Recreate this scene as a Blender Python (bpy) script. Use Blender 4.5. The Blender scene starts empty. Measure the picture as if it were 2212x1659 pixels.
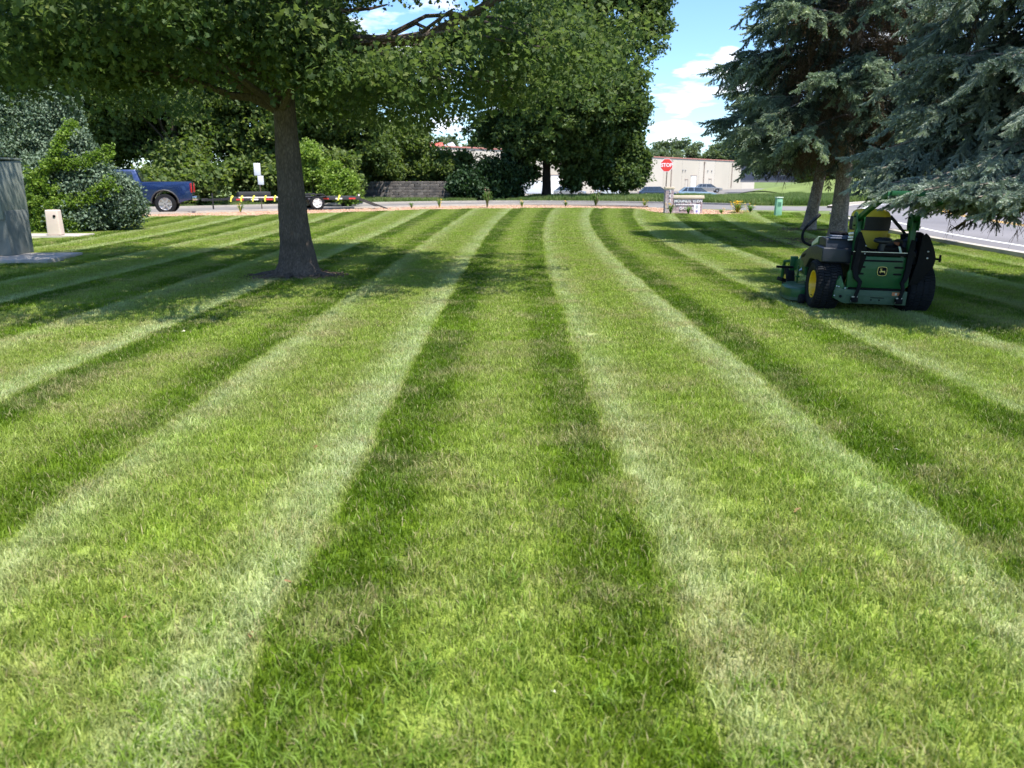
import bpy, bmesh, math, random
import numpy as np
from mathutils import Vector, Matrix, Euler
rad = math.radians
sc = bpy.context.scene
col = sc.collection

# ------------------------------------------------------------------ camera
cam_d = bpy.data.cameras.new('camera'); cam = bpy.data.objects.new('camera', cam_d); col.objects.link(cam)
cam.location = (0, 0, 1.5); cam.rotation_euler = (rad(90 - 14.9), 0, 0)
cam_d.sensor_width = 36; cam_d.lens = 36 * 1662 / 2212
cam_d.clip_end = 3000; cam_d.clip_start = 0.05
cam_d.dof.use_dof = True; cam_d.dof.focus_distance = 7.0
cam_d.dof.aperture_fstop = cam_d.lens / 1000 / 0.008
sc.camera = cam

# ------------------------------------------------------------------ world, sun
SUN_EL = 64.0
sdx, sdy = 0.74, -0.67            # horizontal direction towards the sun
w = bpy.data.worlds.new('World'); sc.world = w; w.use_nodes = True
nt = w.node_tree; N = nt.nodes; L = nt.links; N.clear()
def nd(t, **k):
    n = N.new(t)
    for a, b in k.items(): setattr(n, a, b)
    return n
out = nd('ShaderNodeOutputWorld'); bg = nd('ShaderNodeBackground'); L.new(bg.outputs[0], out.inputs[0])
sky = nd('ShaderNodeTexSky', sky_type='NISHITA', sun_disc=False)
sky.sun_elevation = rad(SUN_EL); sky.sun_rotation = math.atan2(sdx, sdy)
sky.air_density = 1.0; sky.dust_density = 0.15; sky.ozone_density = 2.0
bg.inputs['Strength'].default_value = 0.112
tc = nd('ShaderNodeTexCoord')
sep = nd('ShaderNodeSeparateXYZ'); L.new(tc.outputs['Generated'], sep.inputs[0])
def wm(op, a, b=None, clamp=False):
    n = nd('ShaderNodeMath', operation=op, use_clamp=clamp)
    for i, v in enumerate((a, b)):
        if v is None: continue
        if isinstance(v, (int, float)): n.inputs[i].default_value = v
        else: L.new(v, n.inputs[i])
    return n.outputs[0]
zz = wm('ADD', wm('MAXIMUM', sep.outputs[2], 0.0), 0.13)
cx_ = wm('DIVIDE', sep.outputs[0], zz); cy_ = wm('DIVIDE', sep.outputs[1], zz)
cmb = nd('ShaderNodeCombineXYZ'); L.new(cx_, cmb.inputs[0]); L.new(cy_, cmb.inputs[1]); cmb.inputs[2].default_value = 3.7
nz = nd('ShaderNodeTexNoise'); L.new(cmb.outputs[0], nz.inputs['Vector'])
nz.inputs['Scale'].default_value = 2.4; nz.inputs['Detail'].default_value = 9; nz.inputs['Roughness'].default_value = 0.53
# cumulus bank low over the far building
def blob(d, r, amt):
    v = Vector(d).normalized()
    dt = nd('ShaderNodeVectorMath', operation='DISTANCE'); L.new(tc.outputs['Generated'], dt.inputs[0]); dt.inputs[1].default_value = v
    q = wm('DIVIDE', dt.outputs['Value'], r); q = wm('MULTIPLY', wm('MULTIPLY', q, q), -1.0)
    return wm('MULTIPLY', wm('POWER', 2.718, q), amt)
val = nz.outputs['Fac']
for b in (((0.20, 1, 0.125), 0.042, 0.17), ((0.235, 1, 0.108), 0.038, 0.14), ((0.28, 1, 0.112), 0.042, 0.15), ((0.262, 1, 0.158), 0.016, 0.16), ((0.2, 1, 0.058), 0.022, 0.12), ((0.23, 1, 0.075), 0.012, -0.12), ((0.25, 1, 0.045), 0.02, -0.08),
          ((-0.16, 1, 0.19), 0.07, 0.17), ((0.27, 1, 0.235), 0.10, -0.30), ((0.21, 1, 0.20), 0.05, -0.22), ((-0.1, 1, 0.07), 0.06, 0.1)):
    val = wm('ADD', val, blob(*b))
ramp = nd('ShaderNodeValToRGB'); L.new(val, ramp.inputs[0])
ramp.color_ramp.elements[0].position = 0.575; ramp.color_ramp.elements[1].position = 0.68
nz2 = nd('ShaderNodeTexNoise'); L.new(cmb.outputs[0], nz2.inputs['Vector']); nz2.inputs['Scale'].default_value = 3.1; nz2.inputs['Detail'].default_value = 6
r2 = nd('ShaderNodeValToRGB'); L.new(nz2.outputs['Fac'], r2.inputs[0])
r2.color_ramp.elements[0].position = 0.3; r2.color_ramp.elements[0].color = (4.4, 5.0, 6.2, 1)
r2.color_ramp.elements[1].position = 0.62; r2.color_ramp.elements[1].color = (7.8, 7.9, 8.1, 1)
mx = nd('ShaderNodeMix', data_type='RGBA'); L.new(ramp.outputs[0], mx.inputs[0]); tint = nd('ShaderNodeMix', data_type='RGBA', blend_type='MULTIPLY'); tint.inputs[0].default_value = 1.0; tint.inputs[7].default_value = (0.72, 0.90, 1.12, 1); L.new(sky.outputs[0], tint.inputs[6]); L.new(tint.outputs[2], mx.inputs[6]); L.new(r2.outputs[0], mx.inputs[7])
L.new(mx.outputs[2], bg.inputs['Color'])

sun_d = bpy.data.lights.new('sun', 'SUN'); sun = bpy.data.objects.new('sun', sun_d); col.objects.link(sun)
sun_d.energy = 4.7; sun_d.angle = rad(0.55); sun_d.color = (1.0, 0.955, 0.88)
ce = math.cos(rad(SUN_EL)); hn = math.hypot(sdx, sdy)
sun.rotation_euler = (-Vector((sdx / hn * ce, sdy / hn * ce, math.sin(rad(SUN_EL))))).to_track_quat('-Z', 'Y').to_euler()
sc.view_settings.view_transform = 'Standard'; sc.view_settings.look = 'None'
sc.view_settings.gamma = 1; sc.view_settings.use_curve_mapping = False
sc.view_settings.exposure = 1.08
sc.cycles.use_denoising = True
sc.cycles.max_bounces = 6; sc.cycles.diffuse_bounces = 3; sc.cycles.glossy_bounces = 2; sc.cycles.transmission_bounces = 4; sc.cycles.transparent_max_bounces = 6
sc.cycles.caustics_reflective = False; sc.cycles.caustics_refractive = False

# ------------------------------------------------------------------ materials
class MT:
    def __init__(s, name):
        s.m = bpy.data.materials.new(name); s.m.use_nodes = True
        s.nt = s.m.node_tree; s.N = s.nt.nodes; s.L = s.nt.links
        s.b = s.N['Principled BSDF']; s.out = s.N['Material Output']
    def n(s, t, ins=None, **k):
        n = s.N.new(t)
        for a, b in k.items(): setattr(n, a, b)
        for a, b in (ins or {}).items():
            if hasattr(b, 'is_linked') or hasattr(b, 'links'): s.L.new(b, n.inputs[a])
            else: n.inputs[a].default_value = b
        return n
    def math(s, op, a, b=0.0, c=None, clamp=False):
        ins = {0: a, 1: b}
        if c is not None: ins[2] = c
        return s.n('ShaderNodeMath', ins, operation=op, use_clamp=clamp).outputs[0]
    def mix(s, f, a, b, bt='MIX'):
        return s.n('ShaderNodeMix', {0: f, 6: a, 7: b}, data_type='RGBA', blend_type=bt).outputs[2]
    def ramp(s, f, stops, interp='LINEAR'):
        r = s.n('ShaderNodeValToRGB', {0: f}); e = r.color_ramp; e.interpolation = interp
        while len(e.elements) > 1: e.elements.remove(e.elements[-1])
        for i, (p, c) in enumerate(stops):
            el = e.elements[0] if i == 0 else e.elements.new(p)
            el.position = p; el.color = (c, c, c, 1) if isinstance(c, (int, float)) else (*c, 1)
        return r.outputs[0]
    def noise(s, vec, scale, detail=4, rough=0.55):
        ins = {'Scale': scale, 'Detail': detail, 'Roughness': rough}
        if vec is not None: ins['Vector'] = vec
        return s.n('ShaderNodeTexNoise', ins).outputs['Fac']
def c4(c): return (*c, 1)
MATS = {}
def pm(name, c, rough=0.6, metal=0.0, var=0.15, scale=4.0, bump=0.0, bscale=40.0, coat=0.0, spec=0.5, emis=None, space='Object', stretch=None, trans=0.0):
    if name in MATS: return MATS[name]
    t = MT(name); tcn = t.n('ShaderNodeTexCoord')
    vec = tcn.outputs['Object' if space == 'World' else space]
    if space == 'World': vec = t.n('ShaderNodeNewGeometry').outputs['Position']
    if stretch:
        vec = t.n('ShaderNodeMapping', {'Vector': vec, 'Scale': stretch}).outputs[0]
    f = t.noise(vec, scale, 6)
    lo = tuple(max(0, x * (1 - var)) for x in c); hi = tuple(min(1, x * (1 + var)) for x in c)
    t.L.new(t.ramp(f, [(0.3, lo), (0.7, hi)]), t.b.inputs['Base Color'])
    t.b.inputs['Metallic'].default_value = metal
    t.b.inputs['Specular IOR Level'].default_value = spec
    rr = t.ramp(t.noise(vec, scale * 2.3, 4), [(0.3, max(0, rough - .07)), (0.7, min(1, rough + .07))])
    t.L.new(rr, t.b.inputs['Roughness'])
    t.b.inputs['Coat Weight'].default_value = coat
    if trans: t.b.inputs['Transmission Weight'].default_value = trans
    if bump:
        bn = t.n('ShaderNodeBump', {'Height': t.noise(vec, bscale, 5, .6), 'Strength': bump, 'Distance': 0.02})
        t.L.new(bn.outputs[0], t.b.inputs['Normal'])
    MATS[name] = t.m; return t.m

# ------------------------------------------------------------------ object helpers
def tag(o, label=None, cat=None, group=None, kind=None):
    if label: o['label'] = label
    if cat: o['category'] = cat
    if group: o['group'] = group
    if kind: o['kind'] = kind
    return o
def empty(name, loc=(0, 0, 0), rz=0.0, label=None, cat=None, group=None, rot=None):
    o = bpy.data.objects.new(name, None); col.objects.link(o); o.empty_display_size = 0.2
    o.location = loc; o.rotation_euler = rot if rot else (0, 0, rz)
    return tag(o, label, cat, group)
def link(name, me, parent=None, loc=None, rot=None):
    o = bpy.data.objects.new(name, me); col.objects.link(o); o.parent = parent
    if loc: o.location = loc
    if rot: o.rotation_euler = rot
    return o
def copy_tree(o, parent=None):
    c = o.copy(); col.objects.link(c); c.parent = parent
    for ch in list(o.children): copy_tree(ch, c)
    return c
def fmesh(name, V, F, mats=None, smooth=False):
    me = bpy.data.meshes.new(name); me.from_pydata([tuple(v) for v in V], [], F)
    for m in (mats if isinstance(mats, (list, tuple)) else [mats]) if mats else []: me.materials.append(m)
    if smooth: me.polygons.foreach_set('use_smooth', [True] * len(me.polygons))
    me.update(); return me
class MB:
    def __init__(s): s.v = []; s.f = []; s.mi = []; s.cur = 0
    def add(s, V, F):
        k = len(s.v); s.v += [tuple(v) for v in V]; s.f += [tuple(i + k for i in f) for f in F]; s.mi += [s.cur] * len(F); return s
    def box(s, c, d, rot=None, taper=1.0):
        V = []
        for z in (-1, 1):
            t = taper if z > 0 else 1.0
            for x, y in ((-1, -1), (1, -1), (1, 1), (-1, 1)):
                V.append(Vector((x * d[0] / 2 * t, y * d[1] / 2 * t, z * d[2] / 2)))
        if rot: R = Euler(rot).to_matrix(); V = [R @ v for v in V]
        V = [v + Vector(c) for v in V]
        return s.add(V, [(3, 2, 1, 0), (4, 5, 6, 7), (0, 1, 5, 4), (1, 2, 6, 5), (2, 3, 7, 6), (3, 0, 4, 7)])
    def tube(s, P, R, n=8, cap=True, sq=1.0):
        P = [Vector(p) for p in P]
        if not hasattr(R, '__len__'): R = [R] * len(P)
        V = []; F = []; up = None
        for i, p in enumerate(P):
            d = (P[min(i + 1, len(P) - 1)] - P[max(i - 1, 0)]).normalized()
            if up is None:
                up = Vector((0, 0, 1)) if abs(d.z) < .9 else Vector((0, 1, 0))
            a = d.cross(up); a.normalize(); b = a.cross(d); up = b
            for k in range(n):
                t = 2 * math.pi * (k + .5) / n
                V.append(p + (a * math.cos(t) + b * math.sin(t) * sq) * R[i])
        for i in range(len(P) - 1):
            for k in range(n):
                F.append((i * n + k, i * n + (k + 1) % n, (i + 1) * n + (k + 1) % n, (i + 1) * n + k))
        if cap: F.append(tuple(reversed(range(n)))); F.append(tuple(range((len(P) - 1) * n, len(P) * n)))
        return s.add(V, F)
    def lathe(s, prof, c=(0, 0, 0), axis='Z', n=24, cap=False):
        V = []; F = []
        for r, h in prof:
            for k in range(n):
                t = 2 * math.pi * k / n; a, b = r * math.cos(t), r * math.sin(t)
                p = {'Z': (a, b, h), 'X': (h, a, b), 'Y': (b, h, a)}[axis]
                V.append((p[0] + c[0], p[1] + c[1], p[2] + c[2]))
        m = len(prof)
        for i in range(m - 1):
            for k in range(n):
                F.append((i * n + k, i * n + (k + 1) % n, (i + 1) * n + (k + 1) % n, (i + 1) * n + k))
        if cap: F.append(tuple(reversed(range(n)))); F.append(tuple(range((m - 1) * n, m * n)))
        return s.add(V, F)
    def prism(s, poly, a0, a1, axis='X', shrink=None):
        # poly in the two other axes; X: (y,z)  Y: (x,z)  Z: (x,y)
        n = len(poly)
        def P(u, v, w): return {'X': (w, u, v), 'Y': (u, w, v), 'Z': (u, v, w)}[axis]
        V = [P(u, v, a0) for u, v in poly]
        if shrink:
            cu = sum(p[0] for p in poly) / n; cv = sum(p[1] for p in poly) / n
            V += [P(cu + (u - cu) * shrink, cv + (v - cv) * shrink, a1) for u, v in poly]
        else: V += [P(u, v, a1) for u, v in poly]
        F = [tuple(range(n)), tuple(reversed(range(n, 2 * n)))]
        F += [(i, i + n, (i + 1) % n + n, (i + 1) % n) for i in range(n)]
        return s.add(V, F)
    def mesh(s, name, mat, smooth=False, bevel=0.0, seg=2):
        me = bpy.data.meshes.new(name)
        me.from_pydata(s.v, [], s.f)
        for m in (mat if isinstance(mat, (list, tuple)) else [mat]): me.materials.append(m)
        me.polygons.foreach_set('material_index', s.mi)
        bm = bmesh.new(); bm.from_mesh(me)
        bmesh.ops.recalc_face_normals(bm, faces=bm.faces)
        if bevel:
            es = [e for e in bm.edges if len(e.link_faces) == 2 and e.calc_face_angle(0) > rad(28)]
            bmesh.ops.bevel(bm, geom=es, offset=bevel, segments=seg, affect='EDGES', profile=0.6, clamp_overlap=True)
        bm.to_mesh(me); bm.free()
        if smooth or bevel:
            me.polygons.foreach_set('use_smooth', [True] * len(me.polygons))
            try: me.set_sharp_from_angle(angle=rad(38))
            except Exception: pass
        me.update(); return me
    def build(s, name, mat, parent=None, smooth=False, bevel=0.0, seg=2, loc=None, rot=None):
        return link(name, s.mesh(name, mat, smooth, bevel, seg), parent, loc, rot)
def text_mesh(txt, size, depth, mat, bold=0.0, spacing=1.0):
    cu = bpy.data.curves.new('lettering', 'FONT'); cu.body = txt; cu.size = size; cu.extrude = depth; cu.offset = bold
    cu.align_x = 'CENTER'; cu.align_y = 'CENTER'; cu.space_character = spacing; cu.resolution_u = 3
    o = bpy.data.objects.new('lettering', cu); col.objects.link(o)
    dg = bpy.context.evaluated_depsgraph_get()
    me = bpy.data.meshes.new_from_object(o.evaluated_get(dg)); me.materials.clear(); me.materials.append(mat)
    bpy.data.objects.remove(o); bpy.data.curves.remove(cu); return me

# instances on points (geometry nodes)
def proto(name, me):
    return bpy.data.objects.new(name, me)      # deliberately not linked into the scene
def scatter(name, pts, rots, scls, protos, parent=None, idx=None, seed=0):
    pts = np.asarray(pts, dtype=np.float32); n = len(pts)
    me = bpy.data.meshes.new(name); me.vertices.add(n); me.vertices.foreach_set('co', pts.ravel())
    a = me.attributes.new('rot', 'FLOAT_VECTOR', 'POINT'); a.data.foreach_set('vector', np.asarray(rots, dtype=np.float32).ravel())
    a = me.attributes.new('scl', 'FLOAT', 'POINT'); a.data.foreach_set('value', np.asarray(scls, dtype=np.float32))
    if idx is None: idx = np.random.RandomState(seed + 5).randint(0, len(protos), n)
    a = me.attributes.new('idx', 'INT', 'POINT'); a.data.foreach_set('value', np.asarray(idx, dtype=np.int32))
    o = link(name, me, parent)
    g = bpy.data.node_groups.new(name + '_nodes', 'GeometryNodeTree')
    g.interface.new_socket('Geometry', in_out='INPUT', socket_type='NodeSocketGeometry')
    g.interface.new_socket('Geometry', in_out='OUTPUT', socket_type='NodeSocketGeometry')
    gi = g.nodes.new('NodeGroupInput'); go = g.nodes.new('NodeGroupOutput')
    iop = g.nodes.new('GeometryNodeInstanceOnPoints'); jn = g.nodes.new('GeometryNodeJoinGeometry')
    for p in reversed(protos):
        oi = g.nodes.new('GeometryNodeObjectInfo'); oi.inputs['Object'].default_value = p
        gti = g.nodes.new('GeometryNodeGeometryToInstance')
        g.links.new(oi.outputs['Geometry'], gti.inputs[0]); g.links.new(gti.outputs[0], jn.inputs[0])
    def na(nm, dt):
        x = g.nodes.new('GeometryNodeInputNamedAttribute'); x.data_type = dt; x.inputs['Name'].default_value = nm
        return [q for q in x.outputs if q.name == 'Attribute' and q.enabled][0]
    g.links.new(gi.outputs[0], iop.inputs['Points']); g.links.new(jn.outputs[0], iop.inputs['Instance'])
    iop.inputs['Pick Instance'].default_value = True
    g.links.new(na('idx', 'INT'), iop.inputs['Instance Index'])
    g.links.new(na('rot', 'FLOAT_VECTOR'), iop.inputs['Rotation'])
    g.links.new(na('scl', 'FLOAT'), iop.inputs['Scale'])
    g.links.new(iop.outputs[0], go.inputs[0])
    md = o.modifiers.new('scatter', 'NODES'); md.node_group = g
    return o
def soup(name, V, tris, mat, cattr=None):
    """fast triangle mesh from numpy; cattr: per-vertex (n,4) stored as colour attribute 'bl'"""
    V = np.asarray(V, dtype=np.float32); T = np.asarray(tris, dtype=np.int32)
    me = bpy.data.meshes.new(name); me.vertices.add(len(V)); me.vertices.foreach_set('co', V.ravel())
    me.loops.add(T.size); me.loops.foreach_set('vertex_index', T.ravel())
    me.polygons.add(len(T)); me.polygons.foreach_set('loop_start', np.arange(0, T.size, 3, dtype=np.int32))
    me.polygons.foreach_set('loop_total', np.full(len(T), 3, dtype=np.int32))
    if cattr is not None:
        a = me.attributes.new('bl', 'FLOAT_COLOR', 'POINT'); a.data.foreach_set('color', np.asarray(cattr, dtype=np.float32).ravel())
    me.materials.append(mat); me.update(calc_edges=True); me.validate(); return me
def inpoly(x, y, poly):
    x = np.asarray(x); y = np.asarray(y); r = np.zeros(x.shape, bool); n = len(poly)
    for i in range(n):
        x0, y0 = poly[i]; x1, y1 = poly[(i + 1) % n]
        if y0 == y1: continue
        c = ((y0 > y) != (y1 > y)) & (x < (x1 - x0) * (y - y0) / (y1 - y0) + x0)
        r ^= c
    return r
def sstep(a, b, x):
    t = np.clip((x - a) / (b - a), 0, 1); return t * t * (3 - 2 * t)
def tz(x, y):
    """height of the terrain"""
    x = np.asarray(x, float); y = np.asarray(y, float)
    return -0.85 * sstep(62, 76, y) * (1 - sstep(20, 34, x) * (1 - sstep(95, 120, y))) + 1.3 * np.exp(-((x - 34) / 11) ** 2 - ((y - 82) / 11) ** 2)
def smooth_line(P, n=8):
    """Catmull-Rom through points"""
    P = [np.array(p, float) for p in P]; Q = [2 * P[0] - P[1]] + P + [2 * P[-1] - P[-2]]; R = []
    for i in range(1, len(Q) - 2):
        for k in range(n):
            t = k / n
            R.append(.5 * ((2 * Q[i]) + (-Q[i - 1] + Q[i + 1]) * t + (2 * Q[i - 1] - 5 * Q[i] + 4 * Q[i + 1] - Q[i + 2]) * t * t + (-Q[i - 1] + 3 * Q[i] - 3 * Q[i + 1] + Q[i + 2]) * t ** 3))
    R.append(P[-1]); return R
def offset_line(P, d):
    R = []
    for i, p in enumerate(P):
        t = P[min(i + 1, len(P) - 1)] - P[max(i - 1, 0)]; t = t / np.hypot(*t)
        R.append(p + np.array((-t[1], t[0])) * d)
    return R
def ribbon(name, A, B, z, mat, kind='structure', parent=None):
    V = [(p[0], p[1], z) for p in A] + [(p[0], p[1], z) for p in B]; n = len(A)
    F = [(i, i + 1, i + 1 + n, i + n) for i in range(n - 1)]
    me = fmesh(name, V, F, mat)
    bm = bmesh.new(); bm.from_mesh(me); bmesh.ops.recalc_face_normals(bm, faces=bm.faces)
    if bm.faces and sum(f.normal.z for f in bm.faces) < 0: bmesh.ops.reverse_faces(bm, faces=bm.faces)
    bm.to_mesh(me); bm.free()
    o = link(name, me, parent)
    if kind: o['kind'] = kind
    return o
def kerb(name, A, B, z0, z1, mat):
    n = len(A); V = []
    for z, Ln in ((z0, A), (z1, A), (z1, B), (z0, B)): V += [(p[0], p[1], z) for p in Ln]
    F = []
    for i in range(n - 1):
        for k in range(3): F.append((k * n + i, k * n + i + 1, (k + 1) * n + i + 1, (k + 1) * n + i))
    me = fmesh(name, V, F, mat); bm = bmesh.new(); bm.from_mesh(me); bmesh.ops.recalc_face_normals(bm, faces=bm.faces); bm.to_mesh(me); bm.free()
    return tag(link(name, me), kind='structure')
def flatpoly(name, poly, z, mat, kind='structure'):
    bm = bmesh.new(); vs = [bm.verts.new((x, y, z)) for x, y in poly]; f = bm.faces.new(vs)
    bmesh.ops.triangulate(bm, faces=[f])
    for q in bm.faces:
        q.normal_update()
        if q.normal.z < 0: q.normal_flip()
    me = bpy.data.meshes.new(name); bm.to_mesh(me); bm.free(); me.materials.append(mat)
    return tag(link(name, me), kind=kind)
# ================================================================== ground
def lawn_group():
    g = bpy.data.node_groups.new('lawn_colour', 'ShaderNodeTree')
    g.interface.new_socket('Color', in_out='OUTPUT', socket_type='NodeSocketColor')
    g.interface.new_socket('Dry', in_out='OUTPUT', socket_type='NodeSocketFloat')
    t = MT.__new__(MT); t.nt = g; t.N = g.nodes; t.L = g.links
    go = g.nodes.new('NodeGroupOutput')
    pos = t.n('ShaderNodeNewGeometry').outputs['Position']
    s = t.n('ShaderNodeSeparateXYZ', {0: pos})
    x, y = s.outputs[0], s.outputs[1]
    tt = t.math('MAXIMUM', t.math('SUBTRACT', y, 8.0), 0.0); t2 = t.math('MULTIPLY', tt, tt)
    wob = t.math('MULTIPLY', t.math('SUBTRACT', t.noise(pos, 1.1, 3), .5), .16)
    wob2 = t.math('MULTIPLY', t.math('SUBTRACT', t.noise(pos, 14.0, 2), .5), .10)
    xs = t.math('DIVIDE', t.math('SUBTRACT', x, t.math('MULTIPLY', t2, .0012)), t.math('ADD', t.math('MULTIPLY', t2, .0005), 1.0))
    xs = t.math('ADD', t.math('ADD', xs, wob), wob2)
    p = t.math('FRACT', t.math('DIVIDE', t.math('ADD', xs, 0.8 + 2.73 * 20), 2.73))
    st = t.ramp(p, [(0.0, .10), (.02, .0), (.115, .02), (.155, .36), (.22, .52), (.33, .46), (.39, .12), (.487, .06), (.51, .68), (.54, .90), (.61, .66), (.70, .46), (.84, .50), (.91, .86), (.975, 1.0), (1.0, .5)])  # mowing stripes: light off leaning blades, painted as pale and dark colour
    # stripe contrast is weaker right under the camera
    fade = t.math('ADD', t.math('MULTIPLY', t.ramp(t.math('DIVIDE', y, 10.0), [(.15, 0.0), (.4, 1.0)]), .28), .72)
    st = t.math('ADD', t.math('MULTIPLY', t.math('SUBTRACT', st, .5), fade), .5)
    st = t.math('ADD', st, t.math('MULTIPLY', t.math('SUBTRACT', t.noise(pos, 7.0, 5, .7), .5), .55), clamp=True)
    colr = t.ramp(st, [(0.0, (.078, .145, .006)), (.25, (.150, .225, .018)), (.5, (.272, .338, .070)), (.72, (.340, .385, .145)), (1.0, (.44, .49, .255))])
    # patches: lush yellow-green, dry straw
    n1 = t.ramp(t.noise(pos, .85, 5, .6), [(.46, 0.0), (.66, 1.0)])
    colr = t.mix(t.math('MULTIPLY', n1, .55), colr, (.235, .345, .028, 1))
    mp = t.n('ShaderNodeMapping', {'Vector': pos, 'Location': (13, 7, 3)}).outputs[0]
    n2 = t.ramp(t.noise(mp, 1.9, 6, .65), [(.50, 0.0), (.68, 1.0)])
    colr = t.mix(t.math('MULTIPLY', n2, .50), colr, (.36, .33, .165, 1))
    n3 = t.ramp(t.noise(pos, 5.5, 6, .7), [(.25, .72), (.75, 1.25)])
    colr = t.mix(1.0, colr, n3, 'MULTIPLY')
    g.links.new(colr, go.inputs[0]); g.links.new(n2, go.inputs[1]); return g
LG = lawn_group()
def m_lawn():
    t = MT('lawn_soil'); gn = t.n('ShaderNodeGroup'); gn.node_tree = LG
    pos = t.n('ShaderNodeNewGeometry').outputs['Position']
    nf = t.ramp(t.noise(pos, 60, 5, .7), [(.3, .45), (.7, 1.1)])
    c = t.mix(1.0, gn.outputs[0], nf, 'MULTIPLY')
    t.L.new(c, t.b.inputs['Base Color']); t.b.inputs['Roughness'].default_value = .9; t.b.inputs['Specular IOR Level'].default_value = .1
    bn = t.n('ShaderNodeBump', {'Height': t.noise(pos, 90, 3), 'Strength': .6, 'Distance': .02}); t.L.new(bn.outputs[0], t.b.inputs['Normal'])
    return t.m
def leafy(name, cols, trans=.35, rough=.55, tcol=None, spec=.3, lawn=False, var=.35):
    """leaf material: per-blade random in attribute bl.r; cols dark->light"""
    t = MT(name)
    at = t.n('ShaderNodeAttribute', attribute_name='bl'); s = t.n('ShaderNodeSeparateColor', {0: at.outputs['Color']})
    r, h = s.outputs[0], s.outputs[1]
    pos = t.n('ShaderNodeNewGeometry').outputs['Position']
    oi = t.n('ShaderNodeObjectInfo').outputs['Random']
    if lawn:
        gn = t.n('ShaderNodeGroup'); gn.node_tree = LG
        br = t.ramp(r, [(0, 1 - var), (1, 1 + var)]); c = t.mix(1.0, gn.outputs[0], br, 'MULTIPLY')
        st = t.math('GREATER_THAN', t.math('ADD', s.outputs[2], t.math('MULTIPLY', gn.outputs[1], .28)), .93)
        c = t.mix(t.math('MULTIPLY', st, .8), c, (.42, .36, .19, 1))
    else:
        n = t.noise(pos, 1.3, 3)
        f = t.math('ADD', t.math('MULTIPLY', t.math('ADD', r, oi), .38), t.math('MULTIPLY', n, .3), clamp=True)
        k = len(cols) - 1
        c = t.ramp(f, [(i / k * .8 + .1, q) for i, q in enumerate(cols)])
    t.L.new(c, t.b.inputs['Base Color']); t.b.inputs['Roughness'].default_value = rough; t.b.inputs['Specular IOR Level'].default_value = spec
    tr = t.n('ShaderNodeBsdfTranslucent')
    if tcol: cc = t.mix(.6, c, c4(tcol))
    else: cc = t.mix(1.0, c, (1.1, 1.25, .55, 1), 'MULTIPLY')
    t.L.new(cc, tr.inputs[0])
    mx = t.n('ShaderNodeMixShader', {0: trans}); t.L.new(t.b.outputs[0], mx.inputs[1]); t.L.new(tr.outputs[0], mx.inputs[2]); t.L.new(mx.outputs[0], t.out.inputs[0])
    return t.m

M_GROUND = pm('rough_ground', (.13, .17, .055), .9, var=.45, scale=.8, bump=.5, bscale=20, space='World', spec=.1)
xs = np.concatenate([np.array([-900, -500, -300, -180, -120]), np.arange(-90, 91, 3), np.array([120, 180, 300, 500, 900])])
ys = np.concatenate([np.array([-300, -100, -40, -15]), np.arange(0, 151, 3), np.array([180, 240, 350, 600, 1000, 1900])])
X, Y = np.meshgrid(xs, ys); Z = tz(X, Y); nx = len(xs)
V = np.stack([X, Y, Z], -1).reshape(-1, 3)
F = [(j * nx + i, j * nx + i + 1, (j + 1) * nx + i + 1, (j + 1) * nx + i) for j in range(len(ys) - 1) for i in range(nx - 1)]
tag(link('ground', fmesh('ground', V, F, M_GROUND, True)), kind='structure')

# ---- road
ASPH = pm('asphalt', (.175, .165, .172), .85, var=.16, scale=.35, bump=.25, bscale=60, space='World', stretch=(1, .35, 1), spec=.3)
ASPH2 = pm('driveway_asphalt', (.175, .163, .155), .88, var=.2, scale=.5, bump=.25, bscale=50, space='World', spec=.3)
CONC = pm('concrete', (.40, .36, .31), .85, var=.12, scale=3, bump=.3, bscale=60, space='World', spec=.3)
WHITE = pm('road_paint_white', (.78, .78, .76), .6, var=.08, scale=8, space='World')
YEL = pm('road_paint_yellow', (.68, .40, .06), .6, var=.1, scale=8, space='World')
RC = smooth_line([(13.6, -60), (13.9, -20), (14.6, 0), (14.95, 10), (15.8, 20), (17.2, 26.4), (18.7, 31.9), (21.2, 38.6), (25, 45.5), (31, 51.6), (40, 56.3), (55, 60), (80, 62), (140, 62)], 8)
ribbon('road', offset_line(RC, 5.1), offset_line(RC, -9.5), .004, ASPH)
for d0, d1, nm, m in ((3.75, 3.62, 'road_marking', WHITE), (.19, .07, 'road_marking', YEL), (-.07, -.19, 'road_marking', YEL), (-4.4, -4.53, 'road_marking', WHITE)):
    ribbon(nm, offset_line(RC, d0), offset_line(RC, d1), .0082, m)
# near kerb stops for the side drive
def seg(P, f): return [p for p in P if f(p)]
nearK = seg(RC, lambda p: p[1] < 33.5); farK = seg(RC, lambda p: p[0] > 22.0)
kerb('kerb', offset_line(nearK, 5.1), offset_line(nearK, 5.32), 0.0, .11, CONC)
kerb('kerb', offset_line(farK, 5.1), offset_line(farK, 5.5), 0.0, .11, CONC)
kerb('kerb', offset_line(RC, -9.5), offset_line(RC, -9.8), 0.0, .11, CONC)
ribbon('gutter', offset_line(farK, 4.7), offset_line(farK, 5.098), .008, CONC)
# splitter island on the right
isl = [(29.0, 43.0), (31, 42.2), (36, 43.6), (44, 47.2), (56, 49.6), (56, 47.6), (46, 44.6), (37.5, 40.8), (32.5, 40.0), (29.6, 41.2)]
V = [(x, y, .004) for x, y in isl] + [(x, y, .13) for x, y in isl]; n = len(isl)
me = fmesh('traffic_island', V, [tuple(range(n, 2 * n))] + [(i, (i + 1) % n, (i + 1) % n + n, i + n) for i in range(n)], CONC)
tag(link('traffic_island', me), kind='structure')
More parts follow.
